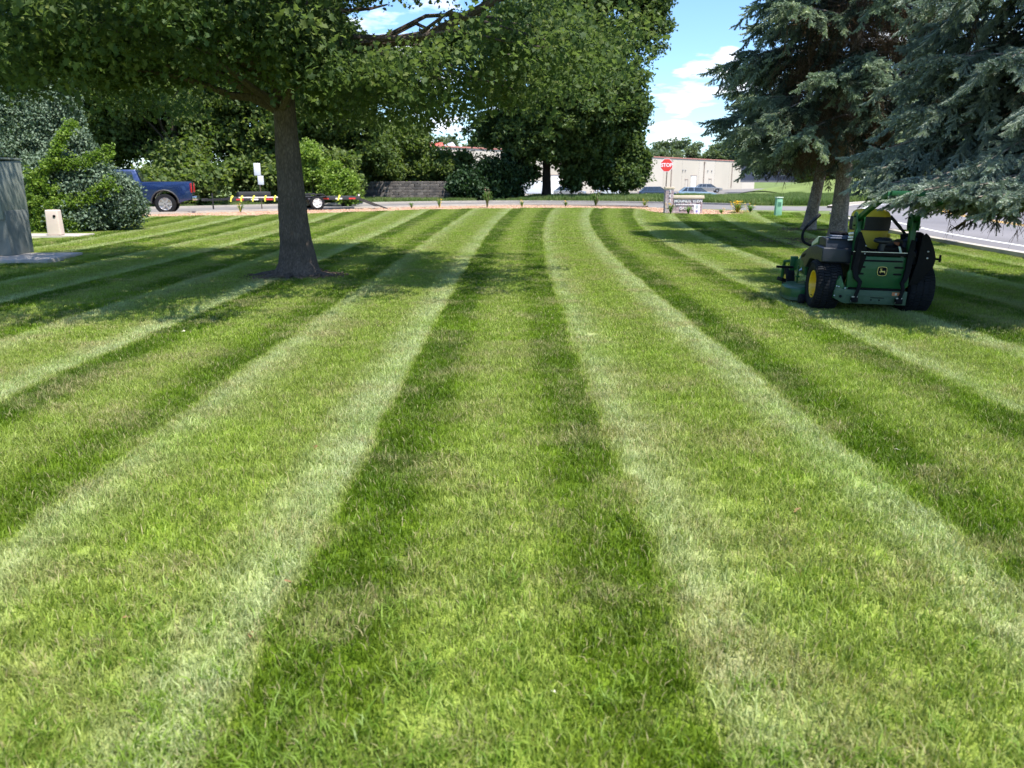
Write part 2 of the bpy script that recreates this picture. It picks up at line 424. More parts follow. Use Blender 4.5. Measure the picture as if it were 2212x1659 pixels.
# ---- side drive that swings left behind the planting bed
DC = smooth_line([(19.5, 42.0), (15.5, 42.0), (11.5, 44.2), (7, 48.2), (0, 50.2), (-6.5, 47.2), (-12, 42.7), (-17, 38.2), (-23, 33), (-34, 24)], 8)
ribbon('driveway', offset_line(DC, 3.4), offset_line(DC, -3.4), .0045, ASPH2)
D2 = seg(DC, lambda p: p[0] < 12.5)
kerb('kerb', offset_line(D2, -3.4), offset_line(D2, -3.62), 0.0, .11, CONC)
D3 = seg(DC, lambda p: p[0] < 10)
kerb('kerb', offset_line(D3, 3.4), offset_line(D3, 3.62), 0.0, .10, CONC)
# parking lot by the far building
V = []; F = []
ribbon('parking_lot', [np.array((-30., 88.)), np.array((70., 120.))], [np.array((-30., 128.)), np.array((70., 210.))], -.835, ASPH2)

# ---- lawn
kn = offset_line(nearK, 5.32)
lawn_poly = [(-60, -8), (10, -8)] + [(p[0], p[1]) for p in kn if -8 < p[1] < 33.6] + [(13.3, 35.8), (12.6, 37.0), (11.0, 36.6), (10.2, 34.9), (9.3, 34.1), (8.2, 34.2), (7.2, 35.4), (6.6, 38), (6.0, 41.0), (2.3, 42.2), (-1.6, 41.0), (-4.9, 39.3), (-8, 36.4), (-9.8, 34.2), (-11.9, 32.9), (-15.2, 31.8), (-20, 28.6), (-30, 21), (-60, 14)]
M_LAWN = m_lawn()
V = [(x, y, .006) for x, y in lawn_poly]
flatpoly('lawn', lawn_poly, .006, M_LAWN)
M_MULCH = pm('wood_mulch', (.42, .27, .19), .9, var=.35, scale=9, bump=1, bscale=40, space='World', spec=.1)
near_e = [(13.3, 35.8), (12.6, 37.0), (11.0, 36.6), (10.2, 34.9), (9.3, 34.1), (8.2, 34.2), (7.2, 35.4), (6.6, 38), (6.0, 41.0), (2.3, 42.2), (-1.6, 41.0), (-4.9, 39.3), (-8, 36.4), (-9.8, 34.2), (-11.9, 32.9), (-15.2, 31.8), (-20, 28.6), (-30, 21)]
far_e = [(p[0], p[1]) for p in offset_line(D2, 3.7) if -33 < p[0] < 12]
far_e = [(p[0], p[1]) for p in offset_line(D3, 3.64)]
fe = [p for p in far_e if p[0] > -30]
bed_poly = near_e + list(reversed([p for p in fe]))
flatpoly('planting_bed', bed_poly, .010, M_MULCH)
# pads
def slab(name, c, d, z, rz=0.0, label=None):
    b = MB(); b.box((0, 0, 0), d); o = b.build(name, CONC, None, bevel=.01, loc=(c[0], c[1], z), rot=(0, 0, rz)); tag(o, kind='structure')
    return o
slab('path', (-1.82, 1.60), (.8, .3, .1), .012, .12)
slab('concrete_pad', (-10.0, 14.72), (2.9, 1.55, .16), .0, .12)
slab('concrete_pad', (-12.6, 21.1), (2.2, .9, .12), .0, .03)

# ---- grass blades
rs = np.random.RandomState(11)
def blades(name, size, n, h, wd, mat, seed, lean=.5, straw=True, hv=(.55, 1.25)):
    r = np.random.RandomState(seed)
    bx = (r.rand(n) - .5) * size; by = (r.rand(n) - .5) * size
    yaw = r.rand(n) * 2 * np.pi; ld = r.rand(n) * 2 * np.pi; hh = h * (hv[0] + r.rand(n) * (hv[1] - hv[0])); le = lean * r.rand(n) ** .8
    dx, dy = np.cos(yaw) * wd / 2, np.sin(yaw) * wd / 2; wv = .7 + .6 * r.rand(n); dx = dx * wv; dy = dy * wv
    lx, ly = np.cos(ld) * le * hh, np.sin(ld) * le * hh
    V = np.zeros((n, 5, 3))
    V[:, 0] = np.stack([bx - dx, by - dy, np.zeros(n)], -1); V[:, 1] = np.stack([bx + dx, by + dy, np.zeros(n)], -1)
    V[:, 2] = np.stack([bx - dx * .8 + lx * .35, by - dy * .8 + ly * .35, hh * .6], -1); V[:, 3] = np.stack([bx + dx * .8 + lx * .35, by + dy * .8 + ly * .35, hh * .6], -1)
    V[:, 4] = np.stack([bx + lx, by + ly, hh * (1 - .25 * le)], -1)
    k = np.arange(n)[:, None] * 5
    T = np.concatenate([k + np.array([[0, 1, 3]]), k + np.array([[0, 3, 2]]), k + np.array([[2, 3, 4]])])
    C = np.zeros((n, 5, 4)); C[:, :, 0] = r.rand(n)[:, None]; C[:, :, 1] = np.array([0, 0, .6, .6, 1])[None]; C[:, :, 2] = r.rand(n)[:, None]; C[:, :, 3] = 1
    return proto(name, soup(name, V.reshape(-1, 3), T, mat, C.reshape(-1, 4)))
M_BLADE = leafy('grass_blade', None, trans=.38, rough=.5, lawn=True, spec=.25)
pads = [(-10.0, 14.72, 1.45, .78, .12), (-12.6, 21.1, 1.1, .45, .03), (-1.75, 1.62, .4, .15, .12)]
def lawn_pts(step, y0, y1, r):
    xs = np.arange(-36, 17, step); ys_ = np.arange(y0, y1, step) + step / 2
    X, Y = np.meshgrid(xs, ys_); X = X.ravel(); Y = Y.ravel()
    k = inpoly(X, Y, lawn_poly) & (np.abs(X) < Y * .72 + 1.0 + step)
    for cx, cy, hx, hy, a in pads:
        u = (X - cx) * math.cos(a) + (Y - cy) * math.sin(a); v = -(X - cx) * math.sin(a) + (Y - cy) * math.cos(a)
        k &= ~((np.abs(u) < hx + step * .2) & (np.abs(v) < hy + step * .2))
    for cx, cy, rr in ((-3.42, 12.35, .5), (7.82, 18.98, .45), (8.96, 23.7, .4)):
        k &= ~(((X - cx) ** 2 + (Y - cy) ** 2) < (rr + r.rand(len(X)) * .12) ** 2)
    X, Y = X[k], Y[k]; n = len(X)
    X = X + (r.rand(n) - .5) * step * .35; Y = Y + (r.rand(n) - .5) * step * .35
    return np.stack([X, Y, np.full(n, .004)], -1), np.stack([np.zeros(n), np.zeros(n), r.rand(n) * 6.28], -1)
P1, R1 = lawn_pts(.25, .5, 7.0, rs)
pa = [blades('turf_patch', .34, 1000, .042, .0040, M_BLADE, s, .9) for s in (1, 2, 3)]
tag(scatter('lawn_grass', P1, R1, .85 + .4 * rs.rand(len(P1)), pa), kind='stuff')
P2, R2 = lawn_pts(.5, 7.0, 18.0, rs)
pb = [blades('turf_patch', .68, 2300, .042, .0062, M_BLADE, s, .8) for s in (4, 5)]
tag(scatter('lawn_grass', P2, R2, np.ones(len(P2)), pb), kind='stuff')
P3, R3 = lawn_pts(1.0, 18.0, 43.0, rs)
pc = [blades('turf_patch', 1.35, 3200, .045, .013, M_BLADE, s, .7) for s in (6, 7)]
tag(scatter('lawn_grass', P3, R3, np.ones(len(P3)), pc), kind='stuff')
# coarse bright tufts along the near edge
M_COARSE = leafy('coarse_grass', [(.11, .18, .015), (.17, .27, .03), (.26, .36, .06)], trans=.35, rough=.45)
pt = [blades('coarse_tuft', .10, 34, .085, .0065, M_COARSE, s, 1.3, hv=(.5, 1.2)) for s in (21, 22, 23)]
n = 260; tx = np.where(rs.rand(n) < .55, -1.45 + rs.rand(n) * 1.5, -1.6 + 3.4 * rs.rand(n)); ty = 1.68 + rs.rand(n) ** 2.2 * 1.1
kk = ~((np.abs(tx + 1.75) < .42) & (np.abs(ty - 1.62) < .15)); tx, ty = tx[kk], ty[kk]; n = len(tx)
tag(scatter('coarse_grass', np.stack([tx, ty, np.full(n, .004)], -1), np.stack([np.zeros(n), np.zeros(n), rs.rand(n) * 6.28], -1), .4 + .45 * rs.rand(n), pt), kind='stuff')
# rough unmown grass beyond the drive
M_ROUGH = leafy('rough_grass_blade', [(.08, .14, .03), (.14, .21, .06), (.26, .29, .12)], trans=.35, rough=.6)
pr = [blades('rough_patch', 1.15, 1100, .36, .022, M_ROUGH, s, .5) for s in (31, 32)]
xs_, ys_ = np.meshgrid(np.arange(-22, 46, 1.0), np.arange(38, 74, 1.0)); X = xs_.ravel() + rs.rand(xs_.size) * .3; Y = ys_.ravel() + rs.rand(xs_.size) * .3
dl = np.array(offset_line(DC, -3.9)); rl = np.array(offset_line(RC, 5.9))
yd = np.interp(X, dl[::-1, 0], dl[::-1, 1])
dmin = np.min(np.hypot(X[:, None] - rl[None, :, 0], Y[:, None] - rl[None, :, 1]), 1)
below = np.interp(X, rl[:, 0], rl[:, 1])
k = (Y > yd + .4) & ((X < 16) | (Y > below + .8)) & ~((X > 13) & (X < 19.5) & (Y < 47)) & ~((X > 27) & (Y > 56))
X, Y = X[k], Y[k]; Zt = tz(X, Y); n = len(X)
tag(scatter('rough_grass', np.stack([X, Y, Zt - .02], -1), np.stack([np.zeros(n), np.zeros(n), rs.randint(0, 4, n) * np.pi / 2], -1), .55 + .75 * rs.rand(n) * np.where(X < 2, .5, 1), pr), kind='stuff')
# mown bank beyond the road
M_FARLAWN = pm('far_lawn', (.15, .195, .06), .9, var=.25, scale=.35, bump=.4, bscale=8, space='World', spec=.1)
X, Y = np.meshgrid(np.arange(26, 150, 2.0), np.arange(0, 46, 2.0))
base = np.interp(X, rl[:, 0], rl[:, 1]) + .6; YY = base + Y; Z = tz(X, YY) + .10 + .9 * sstep(3, 26, Y) * sstep(30, 46, X)
V = np.stack([X, YY, Z], -1).reshape(-1, 3); nx = X.shape[1]
F = [(j * nx + i, j * nx + i + 1, (j + 1) * nx + i + 1, (j + 1) * nx + i) for j in range(X.shape[0] - 1) for i in range(nx - 1)]
tag(link('grass_bank', fmesh('grass_bank', V, F, M_FARLAWN, True)), kind='structure')
# mulch chips
bc = MB(); bc.box((0, 0, .008), (.07, .028, .012)); M_CHIP = pm('chip', (.50, .33, .22), .85, var=.3, scale=3, space='World', spec=.1)
chip = proto('chip', bc.mesh('chip', M_CHIP))
n = 26000; X = rs.uniform(-20, 13.4, n); Y = rs.uniform(28, 48, n); k = inpoly(X, Y, bed_poly); X, Y = X[k], Y[k]; n = len(X)
tag(scatter('mulch_chips', np.stack([X, Y, np.full(n, .012)], -1), np.stack([rs.uniform(-.4, .4, n), rs.uniform(-.4, .4, n), rs.rand(n) * 6.28], -1), rs.uniform(.6, 1.5, n), [chip]), kind='stuff')

# fallen bits on the lawn
def dead_leaf(name, x, y, s, rz, mat, label, cat='leaf', group=None):
    V = [(-1, 0, .0), (-.5, .42, .25), (.1, .5, .3), (.55, .28, .2), (1.1, 0, .05), (.55, -.3, .28), (.1, -.5, .2), (-.5, -.4, .3), (0, 0, .05)]
    F = [(i, (i + 1) % 8, 8) for i in range(8)]
    s *= .62; V = [(a * s, b * s, c * s + .03) for a, b, c in V]
    o = link(name, fmesh(name, V, F, mat), None, (x, y, -.005), (random.uniform(-.3, .3), random.uniform(-.3, .3), rz)); return tag(o, label, cat, group)
M_DEAD = pm('dead_leaf', (.24, .12, .055), .7, var=.3, scale=20); M_PALE = pm('pale_leaf', (.62, .58, .46), .7, var=.15, scale=20)
for i, (x, y, s, c, lab) in enumerate([(-.86, 2.62, .035, 0, 'reddish brown dead oak leaf curled in grass left of the dark centre stripe'),
        (-.88, 2.28, .03, 0, 'brown dead leaf at the pale stripe edge nearest the lower left'), (-1.34, 2.38, .028, 0, 'small brown dead leaf lowest towards the left corner of the lawn'),
        (-1.12, 4.15, .04, 0, 'orange brown dead leaf lying on the second pale stripe left of centre'), (1.33, 3.28, .04, 0, 'dark curled dead leaf standing in the pale stripe on the right'),
        (2.17, 4.1, .03, 1, 'pale yellow leaf on the dark stripe at right below the mower'), (3.35, 4.05, .03, 1, 'tan leaf near the right edge of the photo on the lawn'),
        (.12, 1.98, .018, 1, 'tiny white petal in the grass at the bottom centre'), (.82, 9.9, .04, 1, 'white speck of litter on pale stripe in the middle of the lawn'),
        (6.1, 24.1, .14, 1, 'long white scrap of litter lying left of the spruce trunks'), (-3.3, 7.6, .05, 1, 'tan dead leaf in front of the shaded tree trunk')]):
    dead_leaf('fallen_leaf', x, y, s, i * 1.7, M_PALE if c else M_DEAD, lab)

# bark litter round the trunks
M_LIT = pm('bark_litter', (.16, .115, .08), .9, var=.4, scale=3, space='World', spec=.1)
bc = MB(); bc.box((0, 0, .005), (.05, .02, .008)); bc.box((.03, .02, .005), (.03, .006, .006), rot=(0, 0, .6)); lit = proto('bark_bit', bc.mesh('bark_bit', M_LIT))
Q = []
for cx, cy, rr, m in ((-3.42, 12.35, .62, 900), (7.82, 18.98, .9, 700), (7.0, 19.3, 1.3, 500), (8.96, 23.7, .8, 400)):
    a = rs.rand(m) * 6.283; d = rr * (.45 + .75 * rs.rand(m) ** 1.5) * (1 + .25 * np.sin(3 * a + cx)); Q.append(np.stack([cx + np.cos(a) * d, cy + np.sin(a) * d * .9, .012 + .03 * rs.rand(m)], -1))
Q = np.concatenate(Q); n = len(Q)
tag(scatter('bark_litter', Q, rs.uniform(-.4, .4, (n, 3)) * [1, 1, 12], .5 + .9 * rs.rand(n), [lit]), kind='stuff')
# ================================================================== trees
def leafcluster(name, n, R, size, mat, seed, lobed=False, flat=.55, tilt=.9):
    r = np.random.RandomState(seed)
    if lobed:
        O = np.array([(0, 0), (.28, .16), (.35, .42), (.55, .2), (.72, .34), (1, 0), (.72, -.34), (.55, -.2), (.35, -.42), (.28, -.16)])
        TT = [(0, 1, 9), (1, 2, 3), (1, 3, 9), (3, 7, 9), (3, 4, 5), (3, 5, 7), (5, 6, 7), (7, 8, 9)]
    else:
        O = np.array([(0, 0), (.4, .33), (1, 0), (.4, -.33)]); TT = [(0, 1, 2), (0, 2, 3)]
    O3 = np.zeros((len(O), 3)); O3[:, :2] = O - [.5, 0]; O3[:, 2] = np.abs(O[:, 1]) * .45 - .12 * O[:, 0] ** 2
    V = []; T = []; C = []
    for i in range(n):
        p = r.normal(size=3); p = p / np.linalg.norm(p) * R * r.rand() ** .45; p[2] *= flat
        M = np.array((Euler((r.normal() * tilt * .6, r.normal() * tilt * .6 + .25, r.rand() * 6.28))).to_matrix())
        q = (O3 * size * (.65 + .7 * r.rand())) @ M.T + p
        k = sum(len(a) for a in V); V.append(q); T += [(a + k, b + k, c + k) for a, b, c in TT]; C.append(np.tile([r.rand(), 0, r.rand(), 1], (len(O), 1)))
    return proto(name, soup(name, np.concatenate(V), T, mat, np.concatenate(C)))
def bark(name, c, vscale=1.0, bs=1.0, var=.35):
    t = MT(name); tcn = t.n('ShaderNodeTexCoord').outputs['Object']
    mp = t.n('ShaderNodeMapping', {'Vector': tcn, 'Scale': (1, 1, vscale)}).outputs[0]
    wv = t.n('ShaderNodeMix', {0: .12, 6: mp, 7: t.n('ShaderNodeTexNoise', {'Vector': mp, 'Scale': 9 * bs}).outputs['Color']}, data_type='RGBA').outputs[2]
    v = t.n('ShaderNodeTexVoronoi', {'Vector': wv, 'Scale': 34 * bs}, feature='DISTANCE_TO_EDGE').outputs['Distance']
    nn = t.noise(mp, 30 * bs, 6, .65)
    h = t.math('ADD', t.ramp(v, [(0, .25), (.35, .55)]), t.math('MULTIPLY', nn, .75))
    lo = tuple(x * (1 - var) for x in c); hi = tuple(min(1, x * (1 + var)) for x in c)
    cc = t.ramp(h, [(.35, tuple(x * .5 for x in c)), (.55, lo), (1.0, hi)])
    big = t.ramp(t.noise(tcn, 2.5, 4), [(.3, .8), (.7, 1.2)])
    t.L.new(t.mix(1.0, cc, big, 'MULTIPLY'), t.b.inputs['Base Color']); t.b.inputs['Roughness'].default_value = .92; t.b.inputs['Specular IOR Level'].default_value = .15
    bn = t.n('ShaderNodeBump', {'Height': h, 'Strength': .9, 'Distance': .02}); t.L.new(bn.outputs[0], t.b.inputs['Normal'])
    return t.m
M_BARK = bark('oak_bark', (.125, .098, .08), .35, 1.0)
M_SBARK = bark('spruce_bark', (.27, .225, .185), .8, .8, .6)
M_DBARK = bark('dark_bark', (.07, .058, .048), .4, .6)

def trunk_mesh(name, zs, rr, cx, mat, lobes=0, n=28, seed=0, lob_h=.14, lob_a=.55):
    r = random.Random(seed); b = MB(); V = []; F = []
    ph = [(r.uniform(0, 6.28), r.uniform(.6, 1.2), r.choice((3, 4, 5))) for _ in range(3)]
    fine = np.interp(np.linspace(0, 1, 60) ** 1.6 * zs[-1], zs, zs)
    for z in fine:
        R0 = np.interp(z, zs, rr); x0 = np.interp(z, zs, [c[0] for c in cx]); y0 = np.interp(z, zs, [c[1] for c in cx])
        for k in range(n):
            t = 2 * math.pi * k / n
            lob = sum(a * max(0, math.cos(m * t + p)) ** 2 for p, a, m in ph) / 3 * lobes * math.exp(-max(z, 0) / lob_h) * lob_a
            R = R0 * (1 + lob + .035 * math.sin(5 * t + z * 2.1) + .025 * math.sin(9 * t - z * 5.3 + 1) + .02 * math.sin(13 * t + z * 11))
            V.append((x0 + R * math.cos(t), y0 + R * math.sin(t), z - .05))
    m = len(fine)
    for i in range(m - 1):
        for k in range(n): F.append((i * n + k, i * n + (k + 1) % n, (i + 1) * n + (k + 1) % n, (i + 1) * n + k))
    b.add(V, F); return b.mesh(name, mat, True)

def crown_points(center, radii, nb, br, n, seed, zmin=None, surf=.55, squash=.6, carve=None, extra=None):
    r = np.random.RandomState(seed); B = []
    while len(B) < nb:
        p = r.normal(size=3); p /= np.linalg.norm(p); p = p * (surf + (1 - surf) * r.rand()) if r.rand() < .8 else p * r.rand()
        q = np.array(center) + p * np.array(radii)
        if zmin is not None and q[2] < zmin - .2: q[2] = zmin + r.rand() * .8
        B.append(q)
    B = np.array(B); bi = r.randint(0, nb, n); sz = br * (.55 + .9 * r.rand(nb))
    d = r.normal(size=(n, 3)); d /= np.linalg.norm(d, axis=1)[:, None]; d *= (r.rand(n) ** .5)[:, None]; d[:, 2] *= squash
    P = B[bi] + d * sz[bi][:, None]
    if zmin is not None: P = P[P[:, 2] > zmin - .25 * r.rand(len(P)) + .35 * np.sin(P[:, 0] * 1.9 + seed) * np.cos(P[:, 1] * 1.6)]
    if carve is not None: P = P[~carve(P)]
    if extra is not None:
        for (ex, ey, ez, er, eh, en) in extra:
            d = r.normal(size=(en, 3)); d /= np.linalg.norm(d, axis=1)[:, None]; d *= (r.rand(en) ** .45)[:, None]; P = np.concatenate([P, np.array([ex, ey, ez]) + d * [er, er, eh]])
    R = np.stack([r.normal(size=len(P)) * .35, r.normal(size=len(P)) * .35, r.rand(len(P)) * 6.28], -1)
    return P, R, .7 + .6 * r.rand(len(P)), B
def limbs(b, start, ends, r0, seed, sag=.1, n=6):
    r = random.Random(seed)
    for e in ends:
        s = Vector(start(e)); e = Vector(e); P = []
        for i in range(7):
            t = i / 6; p = s.lerp(e, t) + Vector((r.uniform(-1, 1), r.uniform(-1, 1), r.uniform(-1, 1))) * .05 * (e - s).length * math.sin(math.pi * t)
            p.z += math.sin(math.pi * t) * sag * (e - s).length; P.append(p)
        b.tube(P, [r0 * (1 - .85 * i / 6) for i in range(7)], n)

# ---- big shade oak on the left
M_OAK = leafy('oak_leaf', [(.026, .050, .018), (.046, .080, .026), (.078, .120, .036), (.17, .20, .05)], trans=.46, rough=.6, tcol=(.17, .26, .05), spec=.2)
oakp = [leafcluster('oak_twig', 26, .29, .078, M_OAK, s, True, .6) for s in (1, 2, 3, 4)]
oak = empty('oak_tree', (-3.42, 12.35, 0), 0, 'big oak rooted in the lawn, its bare grey trunk under a low shading crown', 'tree')
zs = [0, .1, .25, .5, .9, 1.4, 2.4, 3.2, 5, 8]; rr = [.41, .355, .300, .255, .222, .200, .166, .150, .11, .04]
cx = [(.0, 0), (.0, 0), (.0, 0), (-.0, 0), (-.01, 0), (-.015, 0), (-.03, 0), (-.05, 0), (-.05, 0), (0, 0)]
link('trunk', trunk_mesh('trunk', zs, rr, cx, M_BARK, 1, seed=4), oak)
rb = MB()
for a, l, r0 in ((3.3, .62, .075), (3.9, .5, .06), (-.25, .5, .06), (-1.3, .45, .05), (4.6, .42, .05)):
    rb.tube([(math.cos(a) * .24, math.sin(a) * .24, .06), (math.cos(a) * (.3 + l * .4), math.sin(a) * (.3 + l * .4), .03), (math.cos(a + .15) * (.3 + l), math.sin(a + .15) * (.3 + l), -.03)], [r0 * 1.3, r0, r0 * .5], 8, sq=.7)
rb.build('root', M_BARK, oak, True)
def oak_carve(P):
    # thin places where the sky shows through
    g = np.zeros(len(P), bool)
    for (px, pz, rx, rz) in ((-1.72, 3.68, .72, .36), (-5.9, 4.0, .3, .25), (-.95, 4.15, .5, .12)):
        y = P[:, 1] + 12.35; s = 12.0 / np.maximum(y, 2)
        g |= (((P[:, 0] - 3.42) * s - px) / rx) ** 2 + (((P[:, 2] - 1.5) * s + 1.5 - pz) / rz) ** 2 < 1
    return g
Po, Ro, So, Bo = crown_points((-.35, -.4, 5.9), (4.7, 4.9, 3.9), 125, .9, 5400, 7, zmin=2.8, surf=.5, squash=.42, carve=oak_carve)
# low skirt of drooping boughs
r = np.random.RandomState(3); nsk = 1800
sk_c = []
for i in range(46):
    a = r.rand() * 6.28; d = 1.2 + 3.9 * r.rand() ** .6
    sk_c.append((math.cos(a) * d, math.sin(a) * d, 2.75 + r.rand() * 1.0 - .03 * d))
sk_c += [(-2.6, -1.5, 2.75), (.9, .1, 2.6), (-.5, -.6, 2.9), (.8, -1.2, 2.7), (2.5, -.6, 2.55), (3.3, -1.0, 2.9), (4.0, -2.2, 2.75), (4.2, -1.5, 3.1), (3.4, .6, 2.7), (4.6, -.4, 2.95), (-3.4, -1.4, 2.8), (-4.2, -.5, 2.9)]
sk_c = np.array(sk_c); sk_c[46:, 2] += .28; bi = r.randint(0, len(sk_c), nsk); d = r.normal(size=(nsk, 3)) * [.42, .42, .2]; Ps = sk_c[bi] + d
k = ~oak_carve(Ps); Ps = Ps[k]
Rs = np.stack([r.normal(size=len(Ps)) * .4, r.normal(size=len(Ps)) * .4 + .2, r.rand(len(Ps)) * 6.28], -1)
tag(scatter('crown', np.concatenate([Po, Ps]), np.concatenate([Ro, Rs]), np.concatenate([So, .7 + .5 * r.rand(len(Ps))]), oakp, oak), kind='stuff')
lb = MB()
limbs(lb, lambda e: (-.1, 0, max(2.5, min(6.5, e[2] * .75 + .3))), list(Bo[:70]), .075, 2, .06)
limbs(lb, lambda e: (-.1, 0, 2.9), list(sk_c[::2]), .05, 5, .12)
lb.tube([(-.1, 0, 2.9), (1.1, -.5, 3.3), (2.3, -.9, 3.42), (3.3, -1.6, 3.75), (4.3, -2.3, 4.0)], [.1, .08, .065, .045, .02], 8)
lb.tube([(-.1, 0, 3.0), (-1.2, -.6, 3.35), (-2.6, -1.2, 3.4), (-4, -1.7, 3.6)], [.095, .075, .055, .02], 8)
lb.build('limb', M_BARK, oak, True)

# ---- generic leafy tree
def tree(name, x, y, center, radii, nb, br, n, protos, tr_r, tr_h, seed, label, zmin=.3, group=None, cat='tree', surf=.6, bk=None, scl=1.0, squash=.75, extra=None):
    z = float(tz(x, y)); t = empty(name, (x, y, z), 0, label, cat, group)
    bk = bk or M_DBARK
    P, R, S, B = crown_points(center, radii, nb, br, n, seed, zmin=zmin, surf=surf, squash=squash, extra=extra)
    if tr_r:
        zs = [0, .3, 1.2, tr_h * .6, tr_h]; rr = [tr_r * 1.5, tr_r * 1.15, tr_r, tr_r * .7, tr_r * .2]
        link('trunk', trunk_mesh('trunk', zs, rr, [(0, 0)] * 5, bk, .4, 14, seed, .5), t)
        b = MB(); limbs(b, lambda e: (0, 0, min(tr_h * .8, max(zmin + .6, e[2] * .55))), list(B[:16]), tr_r * .4, seed, .05, 5); b.build('limb', bk, t, True)
    else:
        b = MB(); limbs(b, lambda e: (0, 0, 0), list(B[:10]), .05, seed, .0, 4); b.build('stem', bk, t, True)
    tag(scatter('crown', P, R, S * scl, protos, t), kind='stuff')
    return t
M_MAPLE = leafy('maple_leaf', [(.022, .048, .012), (.042, .080, .020), (.075, .120, .030), (.12, .165, .04)], trans=.4, rough=.5, tcol=(.14, .21, .04))
M_DENSE = leafy('dense_leaf', [(.042, .072, .022), (.085, .132, .038), (.15, .20, .055), (.24, .27, .075)], trans=.45, rough=.55)
M_YEL = leafy('light_leaf', [(.10, .17, .025), (.17, .26, .04), (.28, .36, .07)], trans=.4, rough=.5)
M_BLUE = leafy('juniper_leaf', [(.06, .10, .06), (.12, .17, .11), (.20, .26, .17)], trans=.15, rough=.6)
M_HEDGE = leafy('hedge_leaf', [(.012, .032, .012), (.024, .055, .018), (.045, .085, .03)], trans=.22, rough=.55)
pmap = [leafcluster('maple_twig', 22, .62, .30, M_MAPLE, s, False, .7) for s in (11, 12, 13)]
pden = [leafcluster('dense_twig', 22, .60, .26, M_DENSE, s, False, .8) for s in (14, 15, 16)]
pyel = [leafcluster('light_twig', 20, .32, .14, M_YEL, s, False, .9) for s in (17, 18)]
pblu = [leafcluster('juniper_twig', 40, .24, .075, M_BLUE, s, False, 1.0, 1.4) for s in (19, 20)]
phed = [leafcluster('hedge_twig', 24, .45, .20, M_HEDGE, s, False, .8) for s in (24, 25)]
tree('maple_tree', 2.6, 60, (.9, 0, 9.2), (6.7, 6.2, 8.3), 95, 1.75, 5200, pmap, .32, 11, 31, 'large round dark maple beyond the driveway, in front of the tan building', zmin=2.9, surf=.45, extra=[(1.7, -1.5, 2.0, .75, 1.1, 110), (2.1, -1.5, 1.35, .45, .6, 45), (4.3, -1, 1.9, 1.3, 1.2, 170), (5.6, -1, 1.7, 1.2, 1.1, 170), (6.8, 0, 2.4, 1.0, 1.6, 150), (-2.2, -1, 2.6, .9, .7, 70), (-1.2, -1.5, 2.0, .45, .5, 30), (6.9, 0, 12, 2.2, 2.6, 160), (7.6, 0, 14, 1.8, 1.6, 90), (3.2, -1.5, 2.7, 1.2, .6, 70), (-2.6, 0, 5.2, 1.6, 1.4, 140), (5.8, 0, 4.0, 1.6, 1.6, 230), (6.0, 0, 6.2, 1.6, 1.8, 230), (4.8, 0, 3.0, 1.4, 1.3, 170), (5.2, 0, 2.6, 1.5, 1.5, 150)])
# hanging low lobes of the maple give it the ragged hem
# ---- thick tree belt at the left
belt = [(-33, 47, 6.5, 13, 'tall dense tree at the far left edge behind the utility cabinet', pden), (-26.5, 50, 5.5, 12.5, 'tall dense tree rising behind the bluish juniper and vine', pden),
        (-20.5, 49, 5.0, 14, 'tall leafy tree directly behind the blue pickup truck', pden), (-15.2, 52, 4.8, 12.5, 'tall tree behind the white lot sign and trailer front', pden),
        (-12.4, 56, 3.6, 13, 'tall dark tree seen right behind the oak trunk', pmap), (-8.9, 61.5, 2.4, 5.6, 'lower rounded tree above the left half of the retaining wall', pden)]
for i, (x, y, rd, h, lab, pp) in enumerate(belt):
    tree('belt_tree', x, y, (0, 0, h * .52), (rd, rd * .8, h * .5), int(60 + rd * 5), 1.35, int(1500 + rd * 330), pp, .25, h * .7, 40 + i, lab, zmin=.25, group='tall trees of the belt behind the driveway', surf=.55)
sh = [(-24, 43.5, 1.9, 2.6, 'green shrub at the foot of the tree belt left of the pickup'), (-18.8, 45.0, 1.7, 2.2, 'low shrub just behind the pickup bed'), (-14.6, 48.2, 1.8, 2.6, 'leafy shrub behind the trailer tongue left of the lot sign'),
      (-12.0, 49.0, 1.8, 3.0, 'leafy shrub between the lot sign and the oak trunk')]
for i, (x, y, rd, h, lab) in enumerate(sh):
    tree('shrub', x, y, (0, 0, h * .5), (rd * 1.4, rd, h * .6), 26, .7, 700, pden, 0, 0, 60 + i, lab, zmin=.05, cat='shrub', group='shrubs at the foot of the tree belt')
tree('sapling', -11.55, 46.5, (0, 0, 1.9), (1.05, .9, 2.0), 26, .5, 620, pyel, 0, 0, 70, 'tall bright green sapling just right of the oak trunk', zmin=.1, cat='tree', surf=.3)
tree('sapling', -9.75, 45.6, (0, 0, 1.05), (.95, .8, 1.15), 20, .42, 430, pyel, 0, 0, 71, 'short bright green bush at the left end of the retaining wall', zmin=.1, cat='shrub', surf=.3)
hg = [(-9.5, 59.5, 3.2, 5.0, 'rounded hedge tree at the left end above the retaining wall', pden), (-5.3, 60.5, 2.4, 3.6, 'green bush spilling over the retaining wall', pden), (-1.7, 56.8, 1.9, 3.1, 'dark bush at the right end of the retaining wall', phed),
      (-.6, 57.4, 1.6, 3.5, 'very dark bush beside the maple trunk', phed), (-2.9, 56.0, 1.0, 1.9, 'low dark bush covering the right end of the retaining wall', phed)]
for i, (x, y, rd, h, lab, pp) in enumerate(hg):
    zo = 1.2 if i < 2 else 0
    t = tree('hedge_bush', x, y, (0, 0, zo + (h - zo) * .45), (rd, rd * .6, (h - zo) * .52), 34, .8, 1100, pp, 0, 0, 80 + i, lab, zmin=zo, cat='bush', group='bushes above and beside the retaining wall', surf=.3)
